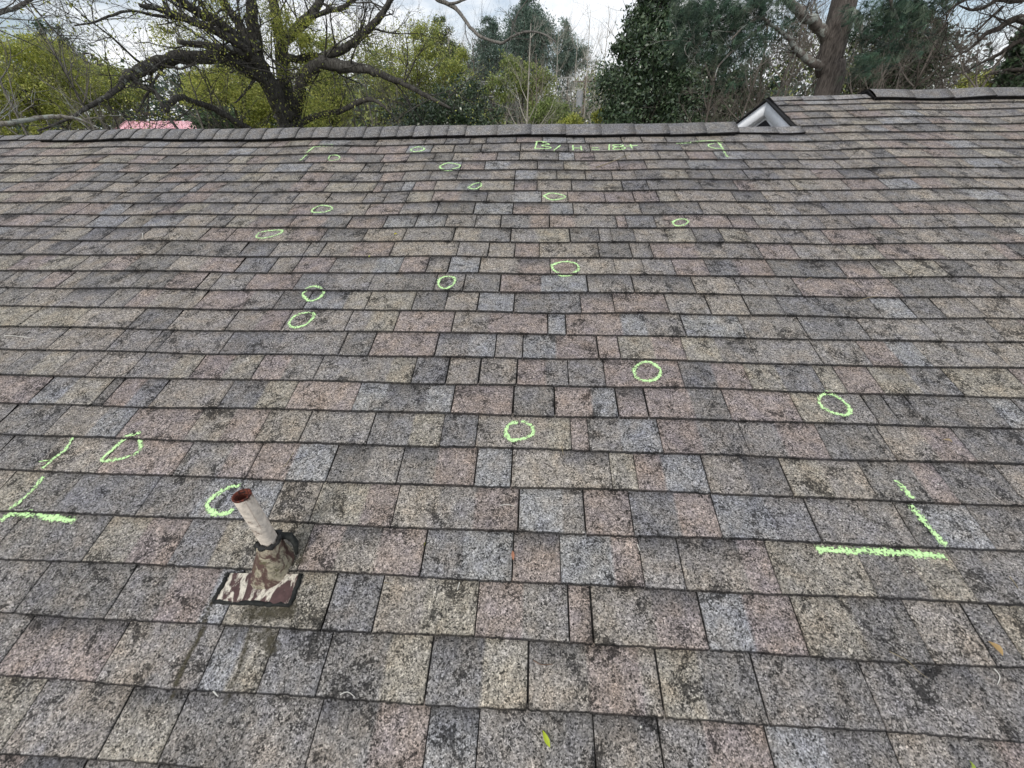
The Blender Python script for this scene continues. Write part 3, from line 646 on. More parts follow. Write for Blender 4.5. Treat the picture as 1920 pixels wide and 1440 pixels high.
# ------------------------------------------------------------------ trees
def grow(mb, p, d, L, r, lvl, rg, kids=(3, 5), wander=.25, up=.05, col=(.1, .09, .08), tips=None, sides=None, spread=.9, ratio=.6):
    n = 5 if lvl > 0 else 3; pts = [np.array(p)]; d = np.array(d, float); d /= np.linalg.norm(d)
    for k in range(n):
        d = d + rg.normal(0, wander, 3) * .6 + np.array([0, 0, up]); d /= np.linalg.norm(d); pts.append(pts[-1] + d * L / n)
    rad = np.linspace(r, max(r * .35, .0016), n + 1)
    tube(mb, pts, rad, sides or (6 if lvl > 2 else 4 if lvl > 0 else 3), col, cap=False)
    if lvl <= 0:
        if tips is not None: tips.extend(pts[1:])
        return
    for _ in range(int(rg.integers(kids[0], kids[1] + 1))):
        f = rg.uniform(.25, 1.); x = f * n; i = min(int(x), n - 1); q = pts[i] + (pts[i + 1] - pts[i]) * (x - i)
        dd = (pts[i + 1] - pts[i]); dd /= np.linalg.norm(dd) + 1e-9; nd_ = dd + rg.normal(0, spread, 3) * .75; nd_[2] += up
        grow(mb, q, nd_, L * rg.uniform(ratio * .75, ratio * 1.15), max(r * .45 * (1.2 - .5 * f), .0016), lvl - 1, rg, kids, wander, up, col, tips, sides, spread, ratio)
def leaves(mb, cen, size, cols, rg, aspect=.55, droop=0., jit=.25):
    n = len(cen); a = rg.normal(0, 1, (n, 3)); a[:, 2] -= droop; a /= np.linalg.norm(a, axis=1)[:, None]
    b = np.cross(a, rg.normal(0, 1, (n, 3))); b /= np.linalg.norm(b, axis=1)[:, None] + 1e-9
    s = size * rg.uniform(1 - jit * 1.5, 1 + jit * 1.5, n)[:, None] / 2
    v = np.stack([cen - a * s, cen + b * s * aspect + a * s * .1, cen + a * s, cen - b * s * aspect + a * s * .1], 1).reshape(-1, 3)
    cols = np.asarray(cols); c = cols[rg.integers(0, len(cols), n)] * rg.uniform(.7, 1.3, (n, 1))
    mb.add(v, np.arange(n * 4).reshape(-1, 4), col=np.repeat(c, 4, 0))
def cloud(lumps, D, n, rg, sub=.22, dens=14, depth=.9, thick=None):
    """leaf centres: clumps inside lumps given as (px,py,rx,ry) at distance D"""
    areas = np.array([l[2] * l[3] for l in lumps], float); areas /= areas.sum(); out = []
    for l, a in zip(lumps, areas):
        px, py, rx, ry = l[:4]; DD = D + (l[4] if len(l) > 4 else 0); c = P(px, py, DD); k = PPM(px, py, DD); R = np.array([rx / k, (thick or rx / k * depth), ry / k])
        m = max(3, int(dens * a * len(lumps))); q = rg.normal(0, 1, (m, 3)); q /= np.linalg.norm(q, axis=1)[:, None]; q *= rg.uniform(.25, 1., (m, 1)) ** .5
        cc = c + q * R; cnt = max(1, int(n * a / m)); rs = sub * R.mean() * rg.uniform(.6, 1.4, m)
        out.append((cc[:, None] + rg.normal(0, 1, (m, cnt, 3)) * rs[:, None, None] * np.array([1, 1, .75])).reshape(-1, 3))
    return np.concatenate(out)
def place(px, D, py=236):
    p = P(px, py, D); return np.array([p[0], p[1], 0.0])
def leafy_tree(name, px, D, lumps, n, size, cols, label, cat='tree', trunk_r=.12, bark=(.09, .08, .07), mat_=None, seed=1, sub=.22, dens=14, aspect=.55, group=None, limbs=8, twigs=3, thick=None, top=None, low=True):
    rg = np.random.default_rng(seed); base = place(px, D); t = empty(name, base, label, cat, group)
    cen = cloud(lumps, D, n, rg, sub, dens, thick=thick)
    if low: # lower part of the crown, below the ridge line as seen from here
        l = max(lumps, key=lambda q: q[1] + q[3]); c2 = cloud([(l[0], l[1] + l[3] * 1.2, l[2], l[3])], D, n // 6, rg, sub, dens // 2 + 2); cen = np.concatenate([cen, c2])
    cen = cen[cen[:, 2] > .3]
    tm = MB(); zt_ = cen[:, 2].max() if top is None else top; mid = cen.mean(0)
    pts = [base, base + (0, 0, 1.5), np.array([(base[0] * .5 + mid[0] * .5), base[1] * .5 + mid[1] * .5, (mid[2] + 1.5) / 2 + .6]), np.array([mid[0], mid[1], zt_ * .93])]
    sp = smooth_path(pts, 4); tube(tm, sp, np.linspace(trunk_r, trunk_r * .2, len(sp)), 8, bark, .06)
    for _ in range(limbs):
        f = rg.uniform(.3, .95); q = sp[int(f * (len(sp) - 1))]; tgt = cen[rg.integers(0, len(cen))]; d = tgt - q
        L = np.linalg.norm(d); grow(tm, q, d + (0, 0, .1), L * .9, trunk_r * .35 * (1.2 - f), twigs, rg, (2, 4), .22, .03, bark)
    tm.build('trunk', M_BARK, t, True)
    mb = MB(); leaves(mb, cen, size, cols, rg, aspect); mb.build('crown', mat_ or M_LEAF, t)
    return t

YG = [np.array((.30, .31, .07)), np.array((.24, .27, .06)), np.array((.37, .37, .11)), np.array((.17, .20, .05))]
OLV = [np.array((.16, .20, .06)), np.array((.22, .25, .08)), np.array((.11, .14, .05)), np.array((.27, .29, .10))]
DKG = [np.array((.035, .06, .03)), np.array((.05, .08, .04)), np.array((.025, .04, .024)), np.array((.08, .11, .06))]
PNG = [np.array((.055, .09, .07)), np.array((.08, .12, .09)), np.array((.04, .07, .055)), np.array((.1, .13, .1))]
PAL_G = [np.array((.25, .32, .10)), np.array((.32, .38, .14)), np.array((.18, .24, .08))]

YG = [c * 1.6 for c in YG]; OLV = [c * 1.55 for c in OLV]; DKG = [c * 1.45 for c in DKG]; PNG = [c * 1.9 + .03 for c in PNG]  # pine greens lifted and greyed: distance haze is painted into their colour
# --- the big oak
OD = 12.5
oak_base = place(548, OD); oak_base[2] = 0
oak = empty('oak_tree', oak_base, 'huge dark spreading oak with gnarled limbs and sparse yellow green spring leaves', 'tree')
rg = np.random.default_rng(3); tm = MB(); BK = (.085, .08, .072); tips = []
def limb(path, ws, D0, D1, twig_n=10, tl=1.2, tlvl=2, col=BK, side=8, kids=(3, 5), rough=.12, tree=tm, tipl=tips, seed=None, wsc=1.0):
    Ds = np.linspace(D0, D1, len(path)); pts = [P(x, y, d) for (x, y), d in zip(path, Ds)]
    rs = [wsc * w_ / 2 / PPM(x, y, d) for (x, y), w_, d in zip(path, ws, Ds)]
    q = smooth_path(pts, 5); q[1:-1] += rg.normal(0, .25, q[1:-1].shape) * np.interp(np.linspace(0, 1, len(q) - 2), np.linspace(0, 1, len(rs)), rs)[:, None] * .5
    r = np.interp(np.linspace(0, 1, len(q)), np.linspace(0, 1, len(rs)), rs)
    tube(tree, q, r, side, col, rough)
    for _ in range(twig_n):
        i = int(rg.integers(len(q) // 5, len(q))); d = (q[i] - q[i - 1]); d /= np.linalg.norm(d) + 1e-9
        dd = d * .6 + rg.normal(0, .8, 3) + np.array([0, 0, .25])
        grow(tree, q[i], dd, tl * rg.uniform(.6, 1.3), max(min(r[i] * .3, .022), .006), tlvl, rg, kids, .3, .04, col, tipl, None, .9, .58)
    return q
# trunk
pt = [np.array([oak_base[0] + .1, oak_base[1], 0]), np.array([oak_base[0] + .05, oak_base[1], 2.5]), P(549, 262, OD)]
tube(tm, smooth_path(pt + [P(545, 235, OD)], 4), np.linspace(.36, .25, 13), 12, BK, .1)
limb([(545, 250), (525, 198), (498, 148), (480, 90), (475, 40), (466, -20), (455, -80)], [28, 30, 29, 24, 20, 16, 12], OD, OD - .6, 14, 1.3, 3, side=12, wsc=1.05)
limb([(552, 245), (540, 190), (530, 120), (524, 60), (512, 0), (500, -60)], [30, 26, 22, 18, 15, 11], OD + .1, OD + .9, 12, 1.3, 3, side=10, wsc=1.05)
limb([(487, 115), (450, 78), (420, 50), (370, 22), (325, -8), (280, -40)], [22, 19, 17, 15, 12, 9], OD - .3, OD - 1.6, 10, 1.2, 3, wsc=1.08)
limb([(482, 100), (455, 55), (430, 20), (405, -20)], [18, 16, 14, 12], OD - .4, OD - .2, 8, 1.2, 3, wsc=1.08)
limb([(485, 120), (460, 92), (425, 70), (385, 50), (350, 37), (300, 17), (262, 10)], [20, 15, 14, 12, 11, 9, 6], OD - .5, OD - 2.0, 10, 1.1, 3, wsc=1.08)
limb([(350, 37), (300, 30), (245, 20), (205, 30), (175, 42), (140, 48)], [6, 5, 4, 4, 3, 2], OD - 1.2, OD - 2.4, 10, .9, 2)
limb([(482, 138), (455, 120), (425, 110), (393, 105), (333, 109), (283, 123), (255, 135), (238, 146)], [27, 24, 21, 20, 19, 19, 17, 14], OD - .3, OD - 2.2, 10, 1.1, 3, wsc=1.08)
limb([(240, 143), (215, 170), (200, 182), (167, 200), (140, 217), (105, 233), (70, 245)], [11, 9, 8, 7, 5, 4, 3], OD - 2.2, OD - 3.0, 8, .9, 2)
limb([(250, 140), (257, 157), (287, 170), (300, 187), (307, 207), (322, 228), (337, 246)], [12, 9, 8, 7, 6, 5, 4], OD - 2.1, OD - 2.6, 7, .7, 2)
limb([(307, 210), (318, 195), (337, 183), (360, 190), (385, 198), (407, 207), (440, 228), (470, 244)], [8, 9, 10, 10, 11, 11, 12, 12], OD - 2.3, OD - .5, 8, .8, 2)
limb([(470, 112), (440, 95), (400, 87), (365, 83), (335, 78)], [14, 12, 11, 10, 8], OD - .5, OD - 2.4, 7, .9, 2)
limb([(552, 215), (560, 185), (570, 150), (588, 127), (612, 118), (640, 124), (690, 131), (735, 148), (757, 157), (800, 180), (845, 203)], [20, 18, 18, 18, 19, 18, 14, 10, 9, 7, 4], OD + .1, OD - 1.8, 16, 1.1, 3, wsc=1.08)
limb([(556, 235), (600, 215), (640, 207), (675, 190), (700, 187), (720, 200), (737, 215)], [11, 10, 9, 9, 7, 5, 3], OD, OD - 1.5, 10, .9, 2)
limb([(530, 110), (575, 108), (610, 105), (645, 92), (673, 70), (707, 37), (730, 5), (750, -25)], [12, 12, 12, 13, 12, 10, 8, 6], OD + .3, OD - 1.2, 12, 1.1, 3, wsc=1.08)
limb([(528, 80), (565, 45), (590, 20), (610, -20)], [16, 15, 13, 10], OD + .5, OD + 1.0, 8, 1.1, 3, wsc=1.08)
limb([(560, 45), (600, 25), (640, 15), (665, -5), (690, -30)], [9, 8, 8, 7, 6], OD + .6, OD - .6, 9, 1.0, 2)
limb([(500, -60), (600, -75), (720, -50), (800, -15), (822, 0), (850, 12), (868, 32), (885, 55), (905, 70), (940, 80), (962, 68), (985, 60), (1010, 61), (1030, 70), (1042, 80)], [11, 9, 8, 7, 7, 7, 6, 6, 5, 5, 4, 4, 3, 3, 2], OD + .9, OD - 4.5, 8, .5, 1, col=(.17, .16, .145))
limb([(840, 8), (858, 4), (875, -2)], [5, 4, 3], OD - 2.8, OD - 3.0, 2, .4, 1, col=(.17, .16, .145))
limb([(975, 65), (962, 55), (968, 30), (985, 5), (1000, -15)], [2.2, 2, 1.8, 1.5, 1.2], OD - 3.8, OD - 4, 3, .4, 1, col=(.17, .16, .145))
limb([(478, 148), (462, 170), (448, 186), (440, 193)], [6, 4, 3, 2], OD - .4, OD - 1.2, 3, .4, 1)
tm.build('trunk', M_BARK, oak, True)
tp = np.array(tips); sel = rg.random(len(tp)) < .55; tp = tp[sel]
blob = cloud([(540, 90, 45, 60), (600, 170, 45, 45), (430, 165, 60, 35), (330, 75, 45, 25), (400, 20, 40, 20), (575, 60, 30, 30), (600, 215, 50, 25), (530, 45, 25, 40), (715, 90, 60, 50)], OD - .2, 12000, rg, .2, 20)
cen = np.concatenate([tp[:9000] + rg.normal(0, .05, tp[:9000].shape), blob])
mb = MB(); leaves(mb, cen, .042, YG, rg, .5); mb.build('crown', M_LEAF, oak)
print('oak', len(tips), tm.n)

# --- near bare branch entering at the left (its trunk stands outside the picture)
tm = MB(); tips2 = []; lb_base = place(-330, 9.5)
t = empty('bare_tree', lb_base, 'bare grey limbed tree whose pale lowest branch follows the ridge at far left', 'tree')
tube(tm, [lb_base, lb_base + (0, 0, 3), lb_base + (.1, 0, 6), lb_base + (0, .2, 9)], [.2, .17, .13, .07], 9, (.15, .14, .125), .1)
q0 = lb_base + (0.03, 0, 5.0)
limb([(-330, 250), (-150, 245), (-40, 238), (0, 233), (33, 228), (67, 222), (107, 218), (143, 222), (165, 230), (185, 240)], [14, 12, 9, 8, 8, 7, 7, 5, 4, 2], 9.5, 9.2, 12, .5, 1, col=(.24, .22, .19), tree=tm, tipl=tips2)
limb([(-330, 150), (-150, 120), (-40, 40), (40, 10), (100, -30)], [12, 10, 8, 6, 4], 9.5, 9.6, 16, 1.0, 2, col=(.12, .11, .1), tree=tm, tipl=tips2)
limb([(-200, 60), (-60, -10), (30, -30), (53, 0), (90, 45), (125, 80), (150, 110)], [7, 5, 4, 3, 3, 2, 1.5], 9.5, 9.6, 6, .5, 1, col=(.12, .11, .1), tree=tm, tipl=tips2)
tm.build('trunk', M_LICH, t, True)

# --- left background trees
leafy_tree('spring_tree', 60, 24, [(15, 110, 60, 55), (75, 120, 60, 45), (130, 140, 50, 35), (60, 180, 80, 35), (10, 190, 60, 35), (0, 80, 25, 25)], 28000, .07, YG, 'yellow green leafing tree at the far left edge behind the oak', seed=21, trunk_r=.16, limbs=22)
leafy_tree('spring_tree', 205, 27, [(185, 155, 45, 30), (230, 175, 40, 25), (160, 185, 50, 25), (120, 165, 40, 30)], 18000, .08, YG + OLV, 'lower yellow green tree between the far left tree and the red roof', seed=22, limbs=18)
leafy_tree('pine_tree', 100, 36, [(95, 75, 22, 28), (110, 110, 30, 25), (80, 100, 25, 25)], 7000, .16, [c * 1.2 for c in DKG], 'dark pine top rising behind the far left spring tree', seed=23, aspect=.3)
leafy_tree('spring_tree', 430, 20, [(420, 160, 45, 28), (460, 175, 40, 30), (385, 175, 40, 25), (370, 150, 35, 18), (485, 200, 30, 30)], 17000, .075, YG, 'bright yellow green tree seen under the left limb of the oak', seed=24, limbs=18)
leafy_tree('holly_tree', 470, 24, [(470, 215, 60, 28), (410, 225, 45, 20), (510, 190, 25, 30)], 9000, .11, [c * 1.6 for c in DKG], 'dark green holly low behind the oak trunk', seed=25)
leafy_tree('spring_tree', 610, 19, [(610, 170, 45, 40), (590, 215, 50, 25), (650, 215, 30, 20), (600, 100, 40, 35)], 15000, .075, YG + OLV, 'yellow green tree just right of the oak trunk', seed=26, limbs=22)
leafy_tree('spring_tree', 800, 24, [(770, 110, 50, 45), (820, 125, 50, 40), (845, 160, 45, 35), (760, 170, 50, 40), (720, 140, 40, 45), (800, 85, 35, 28), (860, 120, 28, 20)], 30000, .075, YG + OLV, 'broad yellow green tree right of the oak, before the tall pines', seed=27, limbs=26)
leafy_tree('pine_tree', 822, 33, [(828, 60, 18, 20), (838, 90, 26, 22), (815, 85, 22, 20), (835, 115, 35, 22)], 7000, .17, OLV + DKG, 'olive green pine top behind the broad spring tree', seed=28, aspect=.3)
leafy_tree('magnolia_bush', 850, 13.5, [(875, 190, 42, 38), (895, 220, 45, 28), (800, 215, 60, 28), (760, 225, 45, 22), (845, 205, 50, 30)], 9000, .085, DKG, 'rounded dark evergreen bush just over the ridge left of centre', 'bush', mat_=M_GLOSS, seed=29, aspect=.5, trunk_r=.07, dens=22)
# --- central conifers
def conifer(px, D, top, lumps, n, size, cols, label, seed):
    leafy_tree('pine_tree', px, D, lumps, n, size, cols, label, seed=seed, aspect=.22, trunk_r=.2, limbs=10, sub=.26, dens=26)
conifer(985, 42, -5, [(990, 12, 14, 14), (990, 32, 26, 16), (985, 55, 38, 20), (990, 80, 48, 22), (985, 110, 45, 24), (1015, 70, 25, 25)], 24000, .26, PNG, 'tall cone shaped blue green pine at the centre of the skyline', 31)
conifer(925, 40, 40, [(918, 45, 13, 14), (915, 70, 22, 20), (920, 100, 34, 26), (905, 130, 36, 25)], 11000, .24, PNG, 'shorter pine touching the tall cone shaped pine on its left', 32)
conifer(1065, 46, 45, [(1057, 55, 13, 14), (1060, 78, 22, 18), (1065, 100, 28, 20), (1062, 125, 26, 22), (1090, 110, 16, 18)], 9000, .26, [c * 1.15 + .01 for c in PNG], 'hazy rounded pine right of the tall central pine', 33)  # needle colour lifted further, as painted haze
leafy_tree('spring_tree', 975, 27, [(960, 160, 30, 28), (985, 150, 30, 26), (930, 165, 25, 25), (1010, 175, 30, 22), (955, 115, 22, 14), (1025, 155, 22, 20)], 8000, .12, PAL_G + OLV, 'thin pale green tree low in front of the central pines', seed=34, limbs=10, dens=20)
leafy_tree('spring_bush', 1035, 22, [(1035, 215, 35, 20), (1010, 228, 25, 12), (1060, 230, 20, 10)], 6000, .09, PAL_G, 'soft light green bush at the ridge right of centre', 'bush', seed=35, trunk_r=.05, limbs=6)
leafy_tree('spring_bush', 1085, 19, [(1080, 228, 22, 12), (1062, 236, 15, 8)], 2500, .08, YG, 'small yellow green bush at the foot of the utility pole', 'bush', seed=36, trunk_r=.04, limbs=5)
leafy_tree('spring_bush', 1125, 17.5, [(1125, 217, 17, 10), (1128, 228, 14, 8)], 2500, .07, YG, 'bright yellow green bush peeping out left under the tall magnolia', 'bush', seed=37, trunk_r=.04, limbs=5)
leafy_tree('spring_bush', 1232, 20, [(1232, 222, 18, 7), (1225, 228, 16, 7)], 1500, .08, [c * 1.3 for c in YG], 'low pale yellow bush glimpsed under the magnolia right side', 'bush', seed=38, trunk_r=.04, limbs=4)
# --- magnolia
leafy_tree('magnolia_tree', 1205, 17, [(1225, -20, 45, 35), (1220, 25, 50, 30), (1220, 65, 60, 30), (1225, 105, 80, 30), (1220, 145, 92, 32), (1215, 185, 95, 32), (1220, 220, 98, 26), (1245, 60, 40, 40), (1250, 120, 45, 40), (1150, 95, 22, 16), (1140, 150, 22, 20), (1160, 210, 45, 22)], 36000, .12, DKG, 'tall dark glossy leaved magnolia right of centre', mat_=M_GLOSS, seed=39, aspect=.45, trunk_r=.17, dens=22, sub=.2, limbs=12, twigs=2)
# --- right side
leafy_tree('holly_tree', 1340, 19, [(1320, 215, 45, 25), (1370, 190, 45, 30), (1290, 170, 35, 40), (1345, 150, 45, 30), (1300, 110, 30, 35)], 12000, .11, [c * 1.15 for c in DKG], 'dark holly behind the bare brush right of the magnolia', mat_=M_GLOSS, seed=40, dens=20)
leafy_tree('cedar_tree', 1660, 17, [(1640, 120, 50, 35), (1700, 110, 50, 38), (1740, 80, 38, 35), (1700, 60, 50, 35), (1640, 60, 45, 35), (1660, 150, 60, 20), (1730, 140, 45, 22), (1600, 150, 30, 20), (1770, 60, 18, 22), (1755, 20, 20, 20)], 18000, .10, [c * .8 for c in DKG] + [np.array((.10, .09, .07))], 'dense dark cedar right of the big pine trunk', seed=41, mat_=M_NEED, aspect=.3, dens=26, limbs=26, bark=(.14, .12, .1))
leafy_tree('cedar_tree', 1450, 19, [(1440, 90, 45, 50), (1500, 110, 35, 45), (1480, 50, 40, 40), (1420, 150, 45, 30), (1350, 80, 45, 50), (1300, 60, 30, 40), (1520, 150, 30, 25)], 8500, .10, [c * .8 for c in DKG] + [np.array((.10, .09, .07))], 'thin dark cedar behind the bare brush left of the big pine trunk', seed=42, mat_=M_NEED, aspect=.3, dens=22, limbs=18, bark=(.14, .12, .1))
leafy_tree('spring_bush', 1850, 20, [(1835, 152, 28, 9), (1870, 148, 22, 10), (1810, 158, 15, 7), (1850, 165, 40, 12)], 6000, .08, YG, 'yellow green bush over the upper ridge near the right edge', 'bush', seed=43, trunk_r=.05, limbs=6)
leafy_tree('magnolia_bush', 1915, 13, [(1912, 130, 22, 35), (1925, 80, 20, 30), (1900, 158, 18, 14)], 3500, .09, DKG, 'dark evergreen foliage at the extreme right edge', 'bush', seed=44, mat_=M_GLOSS, trunk_r=.06)
# bare brush
def bare_tree(px, D, h, label, seed, n=7, r=.06, col=(.15, .13, .11), lean=0., lvl=3, group=None, kids=(3, 4), start=.35, up=.12, name='bare_tree'):
    rg = np.random.default_rng(seed); b = place(px, D); t = empty(name, b, label, 'tree', group); tm = MB()
    pts = [b, b + (lean * .2, rg.normal(0, .1), h * .35), b + (lean * .6, rg.normal(0, .2), h * .7), b + (lean, 0, h)]
    q = smooth_path(pts, 4); tube(tm, q, np.linspace(r, r * .15, len(q)), 6, col, .05)
    for k in range(n):
        f = rg.uniform(start, .98); c = q[int(f * (len(q) - 1))]; a = rg.uniform(0, 6.28)
        grow(tm, c, (cos(a), sin(a), .8), h * .3 * (1.25 - f), r * .4 * (1.2 - f) + .004, lvl, rg, kids, .2, up, col, ratio=.55)
    tm.build('trunk', M_PLAIN, t, False); return t
PALE = (.42, .39, .34); BRN = (.22, .18, .15)
k = 0
for px, D, h, c, lb in ((983, 21, 8.6, PALE, 'pale straight bare sapling in front of the central pines'), (1095, 30, 10.5, PALE, 'tall pale bare tree against the sky gap beside the utility pole'), (1040, 33, 10.2, PALE, 'pale bare tree between the central pine and the sky gap'),
                        (1075, 26, 8.8, PALE, 'pale bare tree left of the utility pole'), (1118, 34, 11.2, PALE, 'pale bare tree touching the magnolia on its left'), (890, 34, 10.0, BRN, 'brown bare tree between the broad spring tree and the pines'), (1010, 24, 8.0, BRN, 'brown bare tree right of the straight pale sapling'), (860, 32, 10.8, PALE, 'thin pale bare tree above the rounded dark bush')):
    bare_tree(px, D, h, lb, 60 + k, 18, .07, c, rng.normal(0, .3), 3, 'bare trees in the centre background'); k += 1
for px, D, h, n, lb in ((1335, 14, 7.0, 16, 'bare brown tangled tree just right of the magnolia'), (1368, 13, 6.7, 16, 'bare brown tangled tree left above the gable'), (1400, 15, 7.6, 16, 'bare brown tangled tree directly above the gable peak'), (1465, 14, 7.6, 16, 'bare brown tree between the gable and the pine trunk'), (1510, 16, 9.0, 16, 'tall bare brown tree hugging the pine trunk on its left'),
                        (1620, 14, 7.6, 14, 'bare brown tree just right of the pine trunk'), (1690, 13, 7.4, 16, 'bare brown tree before the dense cedar'), (1760, 14, 8.2, 16, 'bare brown tree at the right end of the dense cedar')):
    bare_tree(px, D, h, lb, 60 + k, n, .06, (.15, .13, .11), rng.normal(0, .5), 3, 'bare brush behind the upper ridge', (3, 5), .45); k += 1
for px, D, h, lb in ((195, 22, 7.6, 'bare grey tree just left of the red roof'), (372, 21, 7.8, 'bare grey tree just right of the red roof'), (170, 20, 8.4, 'bare grey tree behind the left tip of the oak limb'), (380, 26, 9, 'bare grey tree behind the oak between its left limbs'), (660, 20, 8.4, 'bare grey tree under the right limb of the oak'), (700, 24, 9.6, 'bare grey tree behind the right limb of the oak'), (745, 21, 8.2, 'bare grey tree left of the broad spring tree'), (30, 18, 8, 'bare grey tree at the far left edge')):
    bare_tree(px, D, h, lb, 60 + k, 16, .06, (.17, .155, .135), rng.normal(0, .4), 3, 'bare trees behind the oak', (3, 4), .35); k += 1

# --- the big pine
PD = 11.0; pbase = place(1549, PD, 180)
pine = empty('pine_tree', pbase, 'big pine with thick grey brown brown trunk, lichened limbs and drooping needles', 'tree')
tm = MB(); rg = np.random.default_rng(9); PB = (.115, .10, .09)
q = smooth_path([pbase + (-.05, 0, 0), pbase + (0, 0, 2.5), P(1549, 180, PD), P(1553, 120, PD), P(1569, 60, PD), P(1583, 0, PD), P(1600, -70, PD), P(1612, -160, PD)], 4)
tube(tm, q, np.linspace(.235, .175, len(q)), 16, PB, .04); tm.build('trunk', M_PBARK, pine, True); tm = MB()
tipsP = []
LB = (.16, .14, .125)
kw = dict(tree=tm, tipl=tipsP, col=LB)
limb([(1556, 80), (1535, 52), (1513, 33), (1487, 10), (1460, -15)], [20, 18, 17, 14, 10], PD, PD - 1.0, 4, .7, 2, **kw)
limb([(1550, 130), (1537, 123), (1510, 108), (1493, 93), (1478, 72), (1462, 58), (1445, 46), (1425, 35), (1395, 50), (1370, 75)], [15, 14, 12, 10, 7, 6, 5, 5, 4, 3], PD, PD - 1.8, 6, .5, 2, **kw)
limb([(1445, 40), (1410, 65), (1380, 90), (1350, 120), (1340, 145)], [6, 5, 4, 3, 2], PD - 1.2, PD - 1.6, 4, .4, 2, **kw)
limb([(1460, -15), (1420, 10), (1370, 30), (1320, 50), (1285, 85)], [8, 7, 6, 4, 3], PD - 1, PD - 1.6, 6, .5, 2, **kw)
limb([(1585, 15), (1597, 23), (1607, 35), (1613, 50), (1625, 68), (1640, 77), (1658, 86), (1668, 84), (1678, 62), (1683, 40), (1673, 15), (1665, -20)], [15, 14, 12, 11, 9, 9, 8, 7, 6, 6, 5, 5], PD, PD - 1.2, 4, .5, 2, **kw)
limb([(1600, -60), (1650, -50), (1700, -20), (1730, 20)], [10, 8, 6, 3], PD, PD - 1, 6, .6, 2, **kw)
tm.build('limbs', M_LICH, pine, True)
# trunk bark gets its own plates
def needles(cen, L, per, rg, cols, mb, droop=.35):
    n = len(cen); ax = rg.normal(0, 1, (n, 3)); ax[:, 2] -= droop; ax /= np.linalg.norm(ax, axis=1)[:, None]
    d = ax[:, None] * 1.0 + rg.normal(0, .55, (n, per, 3)); d /= np.linalg.norm(d, axis=2)[..., None]
    l = L * rg.uniform(.7, 1.2, (n, per, 1)); s = np.cross(d, rg.normal(0, 1, (n, per, 3))); s /= np.linalg.norm(s, axis=2)[..., None]; wd = .0028
    c = cen[:, None] + 0 * d
    v = np.stack([c - s * wd, c + s * wd, c + d * l], 2).reshape(-1, 3)
    cc = np.asarray(cols)[rg.integers(0, len(cols), n)] * rg.uniform(.6, 1.4, (n, 1)); cc = np.repeat(cc, per * 3, 0)
    mb.add(v, t=np.arange(n * per * 3).reshape(-1, 3), col=cc)
mb = MB(); PN = [np.array((.07, .125, .088)), np.array((.09, .155, .10)), np.array((.045, .07, .055)), np.array((.15, .20, .14))]
cen = cloud([(1300, 55, 35, 30), (1345, 35, 45, 30), (1400, 25, 45, 28), (1440, 10, 40, 20), (1330, 85, 38, 26), (1375, 70, 35, 28), (1290, 20, 30, 25), (1362, 120, 20, 16), (1372, 150, 14, 12), (1280, 90, 22, 20), (1420, 85, 18, 22), (1325, 0, 60, 25)], PD - 1.2, 2100, rg, .18, 95, thick=.7)
cen2 = cloud([(1640, 15, 35, 20), (1690, 40, 25, 20), (1700, 5, 35, 22), (1640, 110, 22, 20), (1610, 130, 16, 14), (1715, 85, 22, 12), (1650, 55, 25, 16), (1735, 10, 25, 18)], PD - .9, 650, rg, .18, 50, thick=.6)
needles(np.concatenate([cen, cen2]), .17, 26, rg, PN, mb); mb.build('crown', M_NEED, pine)

# --- dark limbed tree at the right edge
tm = MB(); tips3 = []; rb = place(1990, 9.5, 170)
t = empty('bare_tree', rb, 'dark limbed bare tree reaching in from the right edge', 'tree'); DK = (.06, .052, .045)
tube(tm, [rb, rb + (0, 0, 3.5), rb + (.0, .1, 6), rb + (.1, 0, 8.5)], [.24, .2, .17, .1], 9, DK, .1)
kw = dict(tree=tm, tipl=tips3, col=DK)
limb([(1990, 60), (1925, 38), (1895, 38), (1875, 52), (1850, 62), (1832, 80), (1812, 95), (1790, 106)], [16, 13, 11, 9, 8, 5, 4, 2.5], 9.5, 8.8, 10, .5, 2, **kw)
limb([(1990, 95), (1930, 75), (1905, 80), (1870, 103), (1840, 118), (1815, 132), (1790, 140)], [12, 9, 8, 6, 4, 3, 2], 9.5, 8.9, 10, .45, 2, **kw)
limb([(1990, 20), (1940, 0), (1900, 2), (1870, 0), (1845, 15), (1820, 18), (1798, 10)], [10, 8, 7, 6, 5, 4, 2], 9.5, 8.8, 8, .5, 2, **kw)
limb([(1880, 12), (1850, 40), (1832, 58), (1815, 70)], [5, 4, 3, 2], 9, 8.8, 6, .4, 1, **kw)
limb([(1990, 150), (1930, 132), (1900, 131), (1870, 134), (1843, 143)], [10, 8, 6, 4, 2], 9.5, 9, 6, .3, 1, **kw)
limb([(1990, -30), (1930, -20), (1860, -15), (1800, 5), (1770, 30)], [10, 8, 6, 4, 2], 9.5, 8.9, 10, .6, 2, **kw)
tm.build('trunk', M_BARK, t, True)

